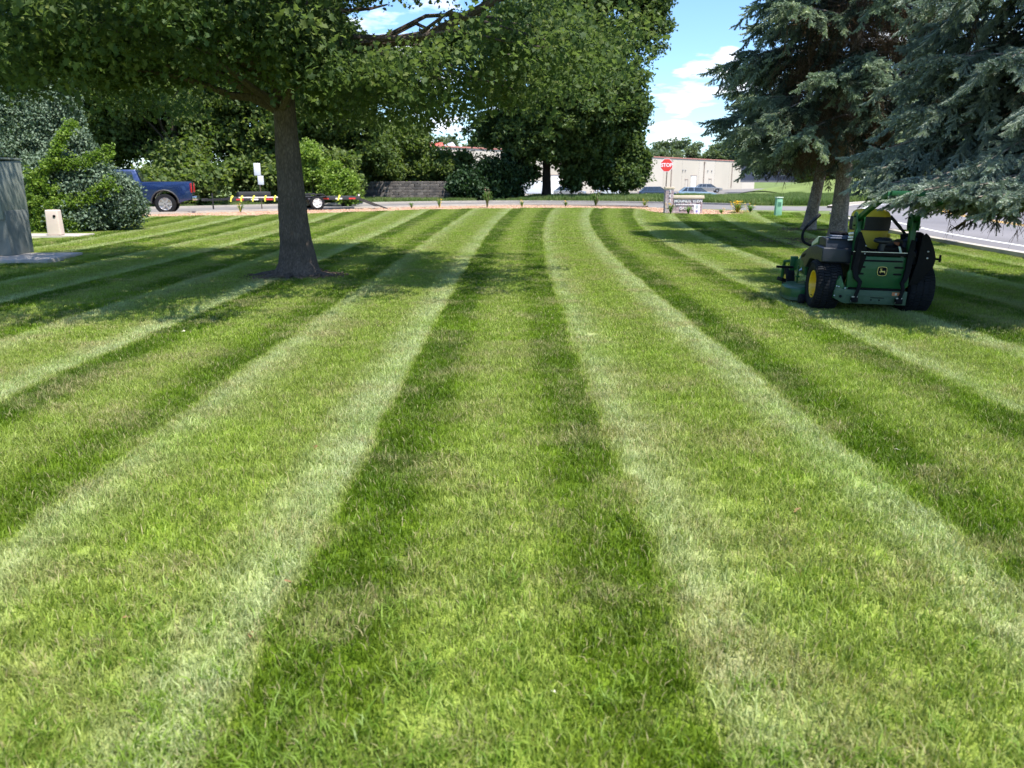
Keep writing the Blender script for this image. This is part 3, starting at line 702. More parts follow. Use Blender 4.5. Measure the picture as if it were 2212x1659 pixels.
# trees over and beyond the building
ft = [(43, 215, 8, 12.3, 'distant rounded tree above the building roof right of the stop sign'), (57, 222, 7, 11.4, 'distant tree above the building roof nearest the spruce'), (-14, 160, 5, 9.0, 'pale distant tree beside the red roof gable'), (-4, 160, 5, 10.0, 'distant tree right of the red roof gable')]
M_FAR = leafy('far_hazed_leaf', [(.07, .10, .06), (.12, .16, .09), (.18, .22, .12)], trans=.35, rough=.7)  # paler, greyer leaf colour stands in for distance haze
pfar = [leafcluster('far_twig', 20, 1.3, .7, M_FAR, s, False, .8) for s in (26, 27)]
for i, (x, y, rd, h, lab) in enumerate(ft):
    tree('distant_tree', x, y, (0, 0, h * .6), (rd, rd, h * .42), 30, 1.8, 700, pfar, .3, h * .6, 90 + i, lab, zmin=2, group='distant trees over the building')
# trees across the road at right
rt = [(62, 92, 6, 13, 'tree on the far bank across the road at the right edge'), (50, 96, 6, 12, 'tree on the far bank seen under the blue spruce boughs'), (42, 108, 6.5, 12, 'tree on the bank behind the mower seat'), (50, 128, 5, 10, 'tree on the bank seen between the two spruce trunks'), (74, 104, 8, 15, 'large tree beyond the right edge across the road')]
for i, (x, y, rd, h, lab) in enumerate(rt):
    tree('roadside_tree', x, y, (0, 0, h * .58), (rd, rd * .8, h * .46), 50, 1.6, 1500, pfar if i > 9 else pden, .42, h * .7, 100 + i, lab, zmin=2.2 if i in (0, 1, 4) else 1.2, group='trees across the road', scl=1.5)

# ---- juniper mass with vine at the left
jun = empty('juniper', (-12.75, 23.6, 0), 0, 'bluish green juniper mass beside the beige pedestal, draped in yellow-green vine', 'shrub')
jc = [(-2.1, .8, 3.7, .7, 1.5), (-1.3, .9, 3.2, .8, 1.7), (-2.6, .5, 2.2, .8, 1.4), (-1.6, .3, 1.4, .9, 1.5), (-.6, -.1, 1.2, 1.0, 1.2), (.5, -.1, .95, .95, .95), (1.1, 0, .75, .6, .75), (-1.4, .6, 2.6, .6, 1.2), (-.3, .4, 2.0, .7, .9), (-.6, .9, 3.6, .35, 1.4), (-.1, -.3, .45, 1.1, .5), (-2.4, .8, 2.9, .7, 1.1)]
P = []; r = np.random.RandomState(5)
for x, y, z, rd, rz in jc:
    m = int(330 * rd); d = r.normal(size=(m, 3)); d /= np.linalg.norm(d, axis=1)[:, None]; d *= (.55 + .5 * r.rand(m))[:, None]
    P.append(np.array([x, y, z]) + d * [rd, rd * .8, rz])
P = np.concatenate(P); P = P[P[:, 2] > .08]; m = len(P)
tag(scatter('foliage', P, np.stack([r.normal(size=m) * .5, r.normal(size=m) * .5 - .3, r.rand(m) * 6.28], -1), .8 + .6 * r.rand(m), pblu, jun), kind='stuff')
b = MB(); limbs(b, lambda e: (0, 0, 0), [(x, y, z) for x, y, z, _, _ in jc], .07, 4, 0, 5); b.build('stem', M_DBARK, jun, True)
vine = empty('vine', (-12.6, 22.75, 0), 0, 'yellow-green climbing vine trailing over the juniper and the beige pedestal', 'vine')
paths = [[(-.95, -.1, .1), (-.85, -.1, .6), (-1.1, 0, 1.1), (-.9, .1, 1.5), (-.45, .1, 2.0), (-.2, .2, 2.5), (0, .5, 3.0)], [(-.35, 0, .1), (-.2, .1, .6), (-.6, .05, 1.2), (-1.2, .1, 1.6)], [(-.9, 0, .9), (-.2, 0, .8), (.5, .1, 1.0), (1.1, .2, 1.4)], [(-1.5, .1, 1.0), (-1.35, .1, .5), (-1.2, 0, .1)], [(.0, 0, .05), (-.3, -.1, .3), (-.55, -.1, .8)], [(-.45, .1, 2.0), (.3, .4, 1.9), (.9, .6, 2.3)]]
P = []; b = MB()
for pth in paths:
    pl = smooth_line(pth, 6); b.tube([tuple(p) for p in pl], .015, 5)
    for p in pl:
        for _ in range(9): P.append(p + r.normal(size=3) * [.10, .06, .10] + [0, -.12, 0])
P = np.array(P); P[:, 2] = np.maximum(P[:, 2], .05); m = len(P)
b.build('stem', M_DBARK, vine)
tag(scatter('foliage', P, np.stack([r.normal(size=m) * .5, r.normal(size=m) * .5, r.rand(m) * 6.28], -1), .6 + .5 * r.rand(m), [leafcluster('vine_leaves', 14, .13, .085, M_YEL, 29, False, .9)], vine), kind='stuff')

# ---- spruces
def spray(name, mat, seed, L=.42, nsh=11, shl=.13, nn=70, nl=.021, nw=.0034, droop=.5, core=True):
    r = np.random.RandomState(seed); V = []; T = []; C = []
    def put(v, t, c):
        k = sum(len(a) for a in V); V.append(np.array(v)); T.extend([tuple(i + k for i in q) for q in t]); C.append(np.tile(c, (len(v), 1)))
    def shoot(p0, d, ln, n, tone):
        d = d / np.linalg.norm(d); a = np.cross(d, [0, 0, 1.0]); a /= np.linalg.norm(a) + 1e-9; bb = np.cross(a, d)
        w0 = .0042
        q = [p0 + a * w0, p0 - a * w0 * .5 + bb * w0, p0 - a * w0 * .5 - bb * w0, p0 + d * ln]
        put(q, [(0, 1, 3), (1, 2, 3), (2, 0, 3)], [.05, 1, .5, 1])
        t = (np.arange(n) + r.rand(n)) / n; ph = r.rand(n) * 6.283
        rad_ = np.cos(ph)[:, None] * a + np.sin(ph)[:, None] * bb
        fw = .65 + .5 * t; dirs = rad_ * 1.0 + d * fw[:, None]; dirs /= np.linalg.norm(dirs, axis=1)[:, None]
        base = p0 + d * (t * ln)[:, None]; lnn = nl * (.8 + .4 * r.rand(n)) * np.where(t > .9, .8, 1)
        tip = base + dirs * lnn[:, None]; sd = np.cross(dirs, rad_ + .3 * r.normal(size=(n, 3))); sd /= np.linalg.norm(sd, axis=1)[:, None] + 1e-9
        VV = np.stack([base - sd * nw / 2, base + sd * nw / 2, tip], 1).reshape(-1, 3)
        cc = np.zeros((n * 3, 4)); cc[:, 0] = np.repeat(np.clip(tone + .12 * r.normal(size=n), 0, 1), 3); cc[:, 2] = np.repeat(r.rand(n), 3); cc[:, 3] = 1
        k = sum(len(a_) for a_ in V); V.append(VV); T.extend([(k + 3 * i, k + 3 * i + 1, k + 3 * i + 2) for i in range(n)]); C.append(cc)
    main = [np.array([L * t, .02 * math.sin(t * 3), -.10 * L * t * t * droop * 2]) for t in np.linspace(0, 1, 6)]
    for i in range(5):
        d = main[i + 1] - main[i]; shoot(main[i], d, np.linalg.norm(d) * 1.1, int(nn * .5), .35 + .1 * i)
    for i in range(nsh):
        t = (i + .6) / nsh; k = min(4, int(t * 5)); f = t * 5 - k; p = main[k] * (1 - f) + main[k + 1] * f
        sgn = 1 if i % 2 else -1; ang = rad(24 + 46 * r.rand())
        d = np.array([math.cos(ang), sgn * math.sin(ang), (-.35 - .45 * r.rand()) * droop * 1.1 + .36 * r.normal()])
        ln = shl * (1.2 - .5 * t) * (.8 + .4 * r.rand())
        shoot(p, d, ln, int(nn * ln / shl), .4 + .4 * r.rand())
        if r.rand() < .55:
            d2 = d + np.array([.3, -sgn * .5, -.3]); shoot(p + d / np.linalg.norm(d) * ln * .4, d2, ln * .6, int(nn * .55 * ln / shl), .45)
    for s_ in (-1, 0, 1): shoot(main[5] - [.01, 0, 0], np.array([1, .55 * s_, -.1 * droop + .2 * (s_ == 0)]), shl * (.85 if s_ else 1.1), int(nn * .9), .85)
    return proto(name, soup(name, np.concatenate(V), T, mat, np.concatenate(C)))
M_NB = leafy('blue_spruce_needle', [(.07, .10, .07), (.17, .22, .175), (.30, .36, .295), (.48, .53, .41)], trans=.06, rough=.55, spec=.3)
M_NG = leafy('spruce_needle', [(.06, .08, .06), (.15, .20, .145), (.30, .37, .255), (.52, .58, .37)], trans=.08, rough=.55, spec=.3)
M_NBR = leafy('dead_needle', [(.075, .048, .034), (.15, .098, .062), (.25, .17, .105)], trans=.05, rough=.8, spec=.1)
spb = [spray('spruce_spray', M_NB, s, .33, 8, .115, 190, .024, .0062, .8) for s in (1, 2, 3)]
spg = [spray('spruce_spray', M_NG, s, .38, 10, .14, 70, .030, .013, .7) for s in (4, 5, 6)]
spd = [spray('dead_spray', M_NBR, s, .50, 9, .20, 7, .02, .006, 1.2) for s in (7, 8)]

M_NOLD_SHADE = leafy('shaded_old_needle', [(.018, .026, .018), (.040, .054, .036), (.075, .095, .065), (.12, .14, .095)], trans=.03, rough=.7, spec=.15)  # old inner needles, darkened so their colour carries the crown's interior shade
spo = [spray('shaded_old_spray', M_NOLD_SHADE, s, .40, 8, .13, 60, .024, .010, .9) for s in (31, 32)]
def spruce(x, y, H, Lf, z0, zt, nbr, protos, pd, label, seed, tr, lean=(0, 0), extra=(), dens=1.0, spscale=1.0, dead=.2, twz=.22, up0=.06, droopk=.42, zcut=.95):
    r = np.random.RandomState(seed); t = empty('spruce_tree', (x, y, 0), 0, label, 'tree', None)
    zs = [0, .12, .4, 1.0, 2.0, H * .3, H * .6, H]; rr = [tr * 1.55, tr * 1.3, tr * 1.12, tr * 1.0, tr * .93, tr * .75, tr * .4, .02]
    cxl = [(lean[0] * min(z, 3) / 3, lean[1] * min(z, 3) / 3) for z in zs]
    link('trunk', trunk_mesh('trunk', zs, rr, cxl, M_SBARK, .45, 22, seed, .3), t)
    P = []; R = []; S = []; I = []; bb = MB(); db = MB()
    brs = []
    for i in range(nbr):
        f = (i + r.rand()) / nbr; z = z0 + (zt - z0) * f ** 1.15; a = i * 2.399 + r.normal() * .25
        brs.append((z, a, Lf(z) * (.82 + .3 * r.rand()), None))
    brs += [(z, a, l, q) for z, a, l, q in extra]
    ZC = []
    for z, a, Lb, q in brs:
        pts = []; up = up0 + .10 * r.normal() + .35 * max(0, (z - H * .5) / H)
        drp = droopk * (1.15 - z / H) * (.8 + .4 * r.rand())
        tipz = None if q is None else q
        for k in range(9):
            s = k / 8; dz = Lb * (up * s - drp * s * s + .16 * s ** 3)
            if tipz is not None: dz = (tipz - z) * (s ** 1.3)
            wx = a + .12 * math.sin(s * 3 + z * 7)
            pts.append(np.array([lean[0] + math.cos(wx) * Lb * s, lean[1] + math.sin(wx) * Lb * s, z + dz]))
        r0 = .009 + .008 * Lb; bb.tube([tuple(p) for p in pts], [r0 * (1 - .85 * k / 8) for k in range(9)], 5)
        # side twigs
        ns = max(4, int(Lb / .21 * dens)); 
        for j in range(ns):
            s = .16 + .84 * (j + .5) / ns; kf = s * 8; k = min(7, int(kf)); p = pts[k] * (1 - kf + k) + pts[k + 1] * (kf - k)
            tl = (.24 + (1 - s) * .30 * Lb) * (.75 + .5 * r.rand()); side = 1 if j % 2 else -1
            ta = a + side * rad(52 + 12 * r.rand()); dropz = twz * (1 + r.rand())
            nsp = max(1, int(tl / (.20 * spscale) * dens))
            isdead = s < .42 and r.rand() < dead * 2.2
            for m in range(nsp):
                u = (m + .4) / nsp; q_ = p + np.array([math.cos(ta) * tl * u, math.sin(ta) * tl * u, -dropz * tl * u * u * 1.6 - .02])
                dd = isdead or (r.rand() < dead * .5 and s < .75)
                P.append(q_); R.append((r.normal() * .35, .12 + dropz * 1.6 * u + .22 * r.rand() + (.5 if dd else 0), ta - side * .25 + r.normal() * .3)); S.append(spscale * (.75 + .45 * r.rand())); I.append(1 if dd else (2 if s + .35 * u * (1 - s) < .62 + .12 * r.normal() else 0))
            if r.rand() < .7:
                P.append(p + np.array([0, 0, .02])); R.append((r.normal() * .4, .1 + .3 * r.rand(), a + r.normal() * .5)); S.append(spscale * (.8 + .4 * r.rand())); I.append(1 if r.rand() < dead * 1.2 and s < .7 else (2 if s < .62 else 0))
            # hanging sprays
            if r.rand() < .55 and s < .9:
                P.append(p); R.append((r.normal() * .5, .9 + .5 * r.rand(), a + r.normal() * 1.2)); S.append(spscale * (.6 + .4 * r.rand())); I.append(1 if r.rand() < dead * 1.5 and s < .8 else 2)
        for m in range(3):
            p = pts[8] if m == 0 else pts[7] * .5 + pts[8] * .5
            P.append(p - np.array([math.cos(a), math.sin(a), 0]) * .2); R.append((r.normal() * .2, -.05 + .1 * r.rand(), a + (m - 1) * .5 * (m > 0))); S.append(spscale); I.append(0)
        ZC += [(zcut if q is None or q > 1.7 else zcut - .22)] * (len(P) - len(ZC))
        for m in range(3):
            s = .1 + .35 * r.rand(); k = int(s * 8); p = pts[k]; e = p + np.array([r.normal() * .35, r.normal() * .35, -.25 - .5 * r.rand()])
            db.tube([tuple(p), tuple((p + e) / 2 + np.array([.05, .03, .04])), tuple(e)], [.006, .005, .002], 3, cap=False)
    I = np.array(I); P = np.array(P); R = np.array(R); S = np.array(S)
    k = P[:, 2] > np.array(ZC) + .12 * r.rand(len(P)); I, P, R, S = I[k], P[k], R[k], S[k]
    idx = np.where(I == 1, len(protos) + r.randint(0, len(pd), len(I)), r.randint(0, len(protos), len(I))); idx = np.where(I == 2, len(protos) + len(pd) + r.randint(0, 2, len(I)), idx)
    bb.build('branch', M_SBARK, t, True); db.build('dead_twig', M_NBR, t)['kind'] = 'stuff'
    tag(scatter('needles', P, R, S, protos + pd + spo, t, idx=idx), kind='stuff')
    return t, len(P)
# near blue spruce: trunk stands outside the right edge
_, n1 = spruce(7.55, 9.55, 8.5, lambda z: max(.4, 2.95 * (1 - max(0, z - 1.8) / 9.5)), 1.75, 7.8, 84, spb, spd[:1],
    'near blue spruce at the right edge, its low pale boughs hanging over the mower', 21, .26, dens=1.35, spscale=1.0, dead=.10, twz=.25, zcut=1.58,
    extra=[(2.0, math.pi + .46, 3.75, 1.42), (1.9, math.pi + .52, 3.85, 1.40), (1.9, math.pi + .58, 3.8, 1.42), (1.95, math.pi + .36, 3.65, 1.45), (1.9, math.pi + .42, 3.8, 1.38), (1.9, math.pi + .64, 3.7, 1.45), (2.0, math.pi + .54, 3.5, 1.5), (1.95, math.pi + .49, 3.3, 1.45), (1.75, math.pi + .45, 3.7, 1.36), (1.7, math.pi + .50, 3.8, 1.34), (1.7, math.pi + .55, 3.75, 1.36), (1.75, math.pi + .61, 3.7, 1.40), (2.3, math.pi + .12, 3.4, 1.62), (2.5, math.pi + .40, 3.5, 1.6), (2.9, math.pi + .25, 3.1, 2.2), (3.2, math.pi + .5, 3.3, 2.6), (3.9, math.pi + .35, 3.2, 3.4), (2.7, math.pi + .02, 3.3, 1.8),
           (4.4, math.pi + .55, 3.2, 3.9), (3.0, math.pi + .78, 3.3, 2.2), (2.6, math.pi + 1.05, 3.0, 2.0), (3.6, math.pi + .95, 3.1, 2.9), (3.3, math.pi - .15, 3.0, 2.6), (4.2, math.pi + .15, 3.1, 3.7)])
_, n2 = spruce(7.9, 18.98, 10.5, lambda z: max(.4, 2.75 * (1 - max(0, z - 4.5) / 7)), 2.5, 9.8, 92, spg, spd,
    'spruce with the thicker pale grey trunk standing straight behind the mower lever', 22, .185, dens=1.3, spscale=1.2, dead=.36, twz=.3, up0=.12, droopk=.52)
_, n3 = spruce(8.96, 23.7, 10.5, lambda z: max(.4, 2.9 * (1 - max(0, z - 4.5) / 7)), 2.2, 9.8, 90, spg, spd,
    'spruce with the darker leaning trunk, left of and behind the pale one', 23, .165, lean=(.35, 0), dens=.8, spscale=1.3, dead=.18, twz=.3, up0=.1, droopk=.5)
print('sprays', n1, n2, n3)
# ================================================================== mower
GRN = pm('mower_green', (.009, .082, .020), .45, var=.12, scale=6, coat=.12, spec=.35)
GRN_D = pm('mower_green_dusty', (.042, .085, .044), .6, var=.2, scale=5)
PLA = pm('charcoal_plastic', (.015, .018, .026), .45, spec=.4, var=.12, scale=12, bump=.08, bscale=300)
CAPM = pm('cap_plastic', (.030, .045, .085), .4, var=.1, scale=10)
BLK = pm('black_steel', (.003, .003, .004), .6, var=.2, scale=10, spec=.15)
RUB = pm('tyre_rubber', (.010, .011, .013), .85, spec=.25, var=.3, scale=12, bump=.2, bscale=80)
YLW = pm('rim_yellow', (.78, .50, .015), .4, var=.06, scale=6, coat=.3)
SEATY = pm('seat_yellow', (.62, .46, .03), .55, var=.1, scale=6, bump=.05, bscale=150)
SEATB = pm('seat_black', (.012, .012, .013), .6, var=.1, scale=20)
STL = pm('bare_steel', (.55, .56, .57), .35, metal=.9, var=.1, scale=20)
STLP = pm('light_plate', (.50, .60, .52), .4, var=.1, scale=8)
DECAL_O = pm('decal_orange', (.50, .17, .06), .5, var=.05)
DECAL_Y = pm('decal_yellow', (.74, .58, .16), .45, var=.05)
DECAL_W = pm('decal_pale', (.62, .64, .50), .5, var=.25, scale=25)
mow = empty('ride_on_mower', (4.17, 9.02, .012), 0, 'green and yellow ride-on mower parked in the shade under the blue spruce boughs', 'mower', rot=(0, rad(1.3), rad(-7)))
mow.scale = (.98,) * 3
def mb(): return MB()
# tyres
def rear_wheel(s):
    prof = [(.155, -.115), (.185, -.135), (.235, -.145), (.268, -.132), (.285, -.10), (.290, -.05), (.290, .05), (.285, .10), (.268, .132), (.235, .145), (.185, .135), (.155, .115)]
    b = mb(); b.lathe(prof, (0, 0, 0), 'X', 40); t = b.build('tyre', RUB, mow, True, loc=(s * .515, 0, .285))
    b = mb(); nrow = 52
    for i in range(nrow):
        for j, (xc, wd, ra, off) in enumerate(((-.104, .058, .286, .5), (-.038, .062, .2925, 0), (.038, .062, .2925, .5), (.104, .058, .286, 0))):
            a = 2 * math.pi * (i + off) / nrow
            # slightly curved block
            V = []
            for dr in (-.012, .010):
                for u, v in ((-1, -1), (0, -1.25), (1, -1), (1, 1), (0, .75), (-1, 1)):
                    rr_ = ra + dr - (.010 if abs(xc + u * wd / 2) > .12 else 0); aa = a + v * .040
                    V.append((xc + u * wd / 2, rr_ * math.sin(aa), rr_ * math.cos(aa)))
            b.add(V, [tuple(range(5, -1, -1)), tuple(range(6, 12))] + [(k, (k + 1) % 6, (k + 1) % 6 + 6, k + 6) for k in range(6)])
        for sd in (-1, 1):
            a = 2 * math.pi * (i + (.5 if sd < 0 else 0)) / nrow
            V = []
            for x_, r_ in ((.124, .284), (.146, .262), (.150, .250), (.128, .250)):
                for v in (-.05, .05): V.append((sd * x_, r_ * math.sin(a + v), r_ * math.cos(a + v)))
            b.add(V, [(0, 1, 3, 2), (2, 3, 5, 4), (4, 5, 7, 6), (6, 7, 1, 0), (0, 2, 4, 6), (7, 5, 3, 1)])
    tr = b.build('tread', RUB, t); tr['kind'] = 'stuff'
    b = mb(); o = s
    b.lathe([(.160, o * .118), (.163, o * .128), (.152, o * .126), (.142, o * .10), (.138, o * .03), (.128, o * .012), (.05, o * .02), (.045, o * .045), (0.001, o * .05)], (0, 0, 0), 'X', 36)
    b.lathe([(.158, -o * .12), (.14, -o * .1), (.138, 0), (.12, o * .0)], (0, 0, 0), 'X', 30)
    rm = b.build('rim', YLW, mow, True, loc=(s * .515, 0, .285))
    b = mb()
    for k in range(4):
        a = k * math.pi / 2 + .4; b.lathe([(.011, s * .016), (.011, s * .034), (.001, s * .035)], (0, .075 * math.cos(a), .075 * math.sin(a)), 'X', 6)
    b.build('wheel_bolts', STL, rm, True)['kind'] = 'stuff'
    b = mb(); b.tube([(s * .11, .02, -.142), (s * .128, .026, -.128)], .004, 6); b.build('valve', BLK, rm)
rear_wheel(-1); rear_wheel(1)
# rear engine guard: pressed panel with slots
PY = -.30
def slot(b, x0, x1, z0, z1, y=PY - .012): b.prism([(x0 + .012, z0), (x1 - .012, z0), (x1, (z0 + z1) / 2), (x1 - .012, z1), (x0 + .012, z1), (x0, (z0 + z1) / 2)], y - .006, y + .004, 'Y')
b = mb(); b.prism([(-.335, .30), (.315, .30), (.34, .34), (.325, .635), (.30, .66), (-.28, .66), (-.30, .645), (-.325, .50), (-.345, .46)], PY - .012, PY + .03, 'Y')
b.build('engine_guard', GRN, mow, bevel=.008)
b = mb()
slot(b, -.255, .245, .602, .622); slot(b, -.27, -.155, .528, .55); slot(b, .155, .26, .532, .554); slot(b, -.275, -.165, .45, .472); slot(b, .15, .25, .455, .476)
b.build('vent_slot', BLK, mow)['kind'] = 'stuff'
b = mb()
for z0 in (.585, .512, .435): b.box((0.0, PY - .013, z0), (.60, .004, .006))
b.build('pressed_rib', GRN, mow)['kind'] = 'stuff'
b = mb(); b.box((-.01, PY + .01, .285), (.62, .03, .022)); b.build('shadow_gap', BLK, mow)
# bumper with side wings
b = mb()
b.prism([(-.36, .115), (.335, .115), (.335, .275), (-.34, .275), (-.46, .30), (-.475, .255), (-.47, .17)], PY - .035, PY - .015, 'Y')
b.build('bumper', GRN_D, mow, bevel=.006)
b = mb(); b.prism([(-.475, .17), (-.47, .255), (-.45, .37), (-.415, .43), (-.36, .30), (-.33, .30), (-.31, .44), (-.335, .12), (-.36, .12)], PY - .012, PY + .12, 'Y'); b.build('bumper_wing', GRN, mow, bevel=.006)
b = mb(); b.box((-.02, PY - .038, .208), (.62, .006, .01)); b.prism([(-.12, .195), (.14, .195), (.155, .17), (.155, .15), (-.135, .15), (-.135, .17)], PY - .0365, PY - .034, 'Y'); b.build('bumper_crease', GRN_D, mow)
b = mb(); b.box((.01, PY - .038, .19), (.15, .004, .008))
for x in (-.055, .035): b.lathe([(.0095, PY - .040), (.0095, PY - .030)], (x, 0, .165), 'Y', 12, cap=True)
b.lathe([(.017, PY - .040), (.017, PY - .03)], (-.40, 0, .195), 'Y', 12, cap=True)
b.build('mounting_hole', BLK, mow)['kind'] = 'stuff'
for x, z in ((-.455, .31), (-.43, .305), (-.36, .29), (-.47, .2)):
    b = mb(); b.lathe([(.008, PY - .03), (.008, PY - .045), (.001, PY - .048)], (x, 0, z), 'Y', 8); b.build('bolt', STL, mow, True)
b = mb(); b.box((.225, PY - .0365, .242), (.115, .003, .038)); dd = b.build('warning_decal', DECAL_O, mow)
b = mb(); b.box((.21, PY - .039, .242), (.022, .003, .026)); b.build('decal_symbol', DECAL_W, dd)
# emblem: leaping deer on a shield
EY = PY - .022
def shield(s): return [(x * s, z * s) for x, z in ((-.9, .72), (-.82, .9), (-.5, .97), (0, 1.0), (.5, .97), (.82, .9), (.9, .72), (1.0, 0), (.92, -.55), (.8, -.78), (.4, -.93), (0, -.97), (-.4, -.93), (-.8, -.78), (-.92, -.55), (-1.0, 0))]
em = empty('emblem', (.028, EY, .495)); em.parent = mow
for nm, s, y0, m in (('badge_rim', .054, .000, DECAL_Y), ('badge_field', .049, -.002, BLK)):
    b = mb(); b.prism(shield(s), y0 - .003, y0 + .004, 'Y'); b.build(nm, m, em)
deer = [[(-.40, .02), (-.55, -.10), (-.72, -.12), (-.74, -.05), (-.50, .06), (-.38, .14), (-.34, .30), (-.42, .44), (-.28, .42), (-.16, .26), (-.04, .16), (.30, .14), (.52, .12), (.62, .30), (.66, .10), (.60, -.08), (.66, -.26), (.80, -.46), (.72, -.50), (.52, -.32), (.38, -.14), (.0, -.16), (-.22, -.18), (-.40, -.14), (-.46, -.24), (-.34, -.44), (-.42, -.46), (-.58, -.24), (-.52, -.06)]]
b = mb()
S = .044
def tri(b, poly):
    bm = bmesh.new(); vs = [bm.verts.new((x * S, -.006, z * S)) for x, z in poly]; f = bm.faces.new(vs); bmesh.ops.triangulate(bm, faces=[f])
    ex = bmesh.ops.extrude_face_region(bm, geom=bm.faces[:]); 
    for v in [g for g in ex['geom'] if isinstance(g, bmesh.types.BMVert)]: v.co.y -= .002
    k = len(b.v); bm.verts.index_update(); b.add([v.co for v in bm.verts], [[v.index for v in f.verts] for f in bm.faces]); bm.free()
tri(b, deer[0])
for pl in ([(-.42, .40), (-.54, .62), (-.50, .80)], [(-.52, .60), (-.40, .74)], [(-.36, .42), (-.22, .62), (-.26, .82)], [(-.24, .60), (-.10, .70)], [(-.46, .42), (-.6, .36)]):
    b.tube([(x * S, -.007, z * S) for x, z in pl], .0022, 4)
b.build('deer', DECAL_Y, em)
# black cross bar, frame rails, engine
b = mb(); b.box((.02, PY + .0, .69), (.70, .05, .045)); b.build('cross_bar', BLK, mow, bevel=.006)
b = mb(); b.box((-.02, PY - .027, .712), (.60, .006, .006)); b.build('bar_edge', STL, mow)
eng = empty('engine', (0, 0, 0)); eng.parent = mow
b = mb(); b.box((.04, -.08, .62), (.52, .34, .20)); b.box((.16, -.13, .74), (.26, .22, .06)); b.build('block', BLK, eng, bevel=.02)
b = mb(); b.lathe([(.001, .87), (.05, .868), (.085, .856), (.10, .84), (.10, .822), (.075, .812), (.04, .80), (.04, .72)], (.03, -.2, 0), 'Z', 24)
for k in range(16):
    a = k * math.pi / 8; b.box((.03 + .07 * math.cos(a), -.2 + .07 * math.sin(a), .864), (.05, .008, .006), rot=(0, .25, a))
b.build('air_cleaner', PLA, eng, True)
b = mb(); b.tube([(-.16, -.1, .76), (-.12, -.18, .74), (-.08, -.22, .72), (-.03, -.21, .73)], .012, 8); b.tube([(.17, -.16, .79), (.2, -.2, .77), (.24, -.2, .72)], .012, 8)
b.build('hose', BLK, eng, True)['kind'] = 'stuff'
b = mb(); b.box((.235, -.05, .79), (.05, .06, .05)); b.build('fuel_filter', pm('orange_plastic', (.5, .15, .05), .5), eng, bevel=.01)
b = mb(); b.box((.20, .02, .775), (.20, .12, .06)); b.build('battery', PLA, eng, bevel=.01)
b = mb(); b.box((0, .35, .30), (.56, 1.2, .10)); b.box((0, .15, .42), (.44, .9, .2)); b.build('chassis', BLK, mow, bevel=.01)
b = mb(); b.box((.0, -.12, .30), (.50, .3, .26)); b.build('transmission', BLK, mow, bevel=.02)
# fenders
def fender(s):
    x0, x1 = (s * .625, s * .245)
    prof = [(-.20, .565), (-.20, .735), (.10, .745), (.42, .70), (.68, .615), (.76, .585), (.80, .555), (.79, .50), (.64, .49), (.62, .44), (.50, .43), (.36, .545), (.28, .565)]
    b = mb(); b.prism(prof, x0, x1, 'X'); f = b.build('fender', PLA, mow, bevel=.018, seg=3)
    b = mb(); hump = [(-.155, .73), (-.13, .835), (.06, .845), (.12, .835), (.46, .725), (.44, .68), (-.15, .72)]
    b.prism(hump, s * .585, s * .275, 'X'); b.build('fender_top', PLA, f, bevel=.022, seg=3)
    b = mb(); V = [(-.30, 0), (.30, 0), (.30, .0), (-.30, 0)]
    p = [(.14, .842), (.47, .732), (.47, .672), (.15, .745)]
    b.prism(p, s * .592, s * .40, 'X'); b.build('side_panel', GRN, f, bevel=.012)
    b = mb(); p = [(.17, .8385), (.44, .746), (.44, .70), (.18, .765)]
    b.prism([(y, z + .004) for y, z in p], s * .597, s * .43, 'X'); b.build('decal', DECAL_W, f, bevel=.006)
    b = mb(); b.prism([(.56, .60), (.76, .56), (.76, .545), (.56, .58)], s * .632, s * .3, 'X'); b.prism([(.60, .575), (.77, .538), (.77, .525), (.60, .555)], s * .632, s * .3, 'X'); b.build('vent_rib', BLK, f, bevel=.003)
    b = mb(); b.box((s * .61, .67, .515), (.012, .12, .035)); b.build('side_marker', DECAL_Y, f, bevel=.004)
    b = mb(); b.lathe([(.001, .912), (.075, .910), (.10, .895), (.105, .872), (.10, .845)], (s * .40, .02, 0), 'Z', 28)
    for k in range(20):
        a = k * math.pi / 10; b.box((s * .40 + .1 * math.cos(a), .02 + .1 * math.sin(a), .885), (.012, .016, .03), rot=(0, 0, a))
    b.build('fuel_cap', BLK, f, True)
    b = mb(); b.box((s * .43, -.085, .862), (.21, .13, .028)); b.box((s * .43, -.085, .842), (.24, .15, .02)); b.build('filler_neck', CAPM, f, bevel=.01, seg=3)
    return f
fender(-1); fr = fender(1)
b = mb(); b.prism([(-.24, .60), (-.23, .86), (-.18, .93), (-.08, .94), (.02, .90), (.10, .72), (.1, .6)], .42, .475, 'X'); b.build('belt_shield', BLK, mow, bevel=.01)
b = mb(); b.prism([(.44, .36), (.585, .56), (.60, .66), (.56, .78), (.50, .90), (.455, .94), (.42, .90), (.40, .60), (.345, .34)], PY - .0, PY + .02, 'Y'); b.build('tow_bracket', BLK, mow, bevel=.006)
b = mb(); b.tube([(.56, PY + .01, .66), (.66, PY + .01, .645)], .012, 8); b.tube([(.645, PY + .01, .70), (.645, PY + .01, .62)], .012, 6); b.build('latch_pin', BLK, mow, True)
for z in (.735, .66):
    b = mb(); b.lathe([(.010, PY - .002), (.010, PY - .014), (.001, PY - .018)], (.50, 0, z), 'Y', 8); b.build('bolt', STL, mow, True)
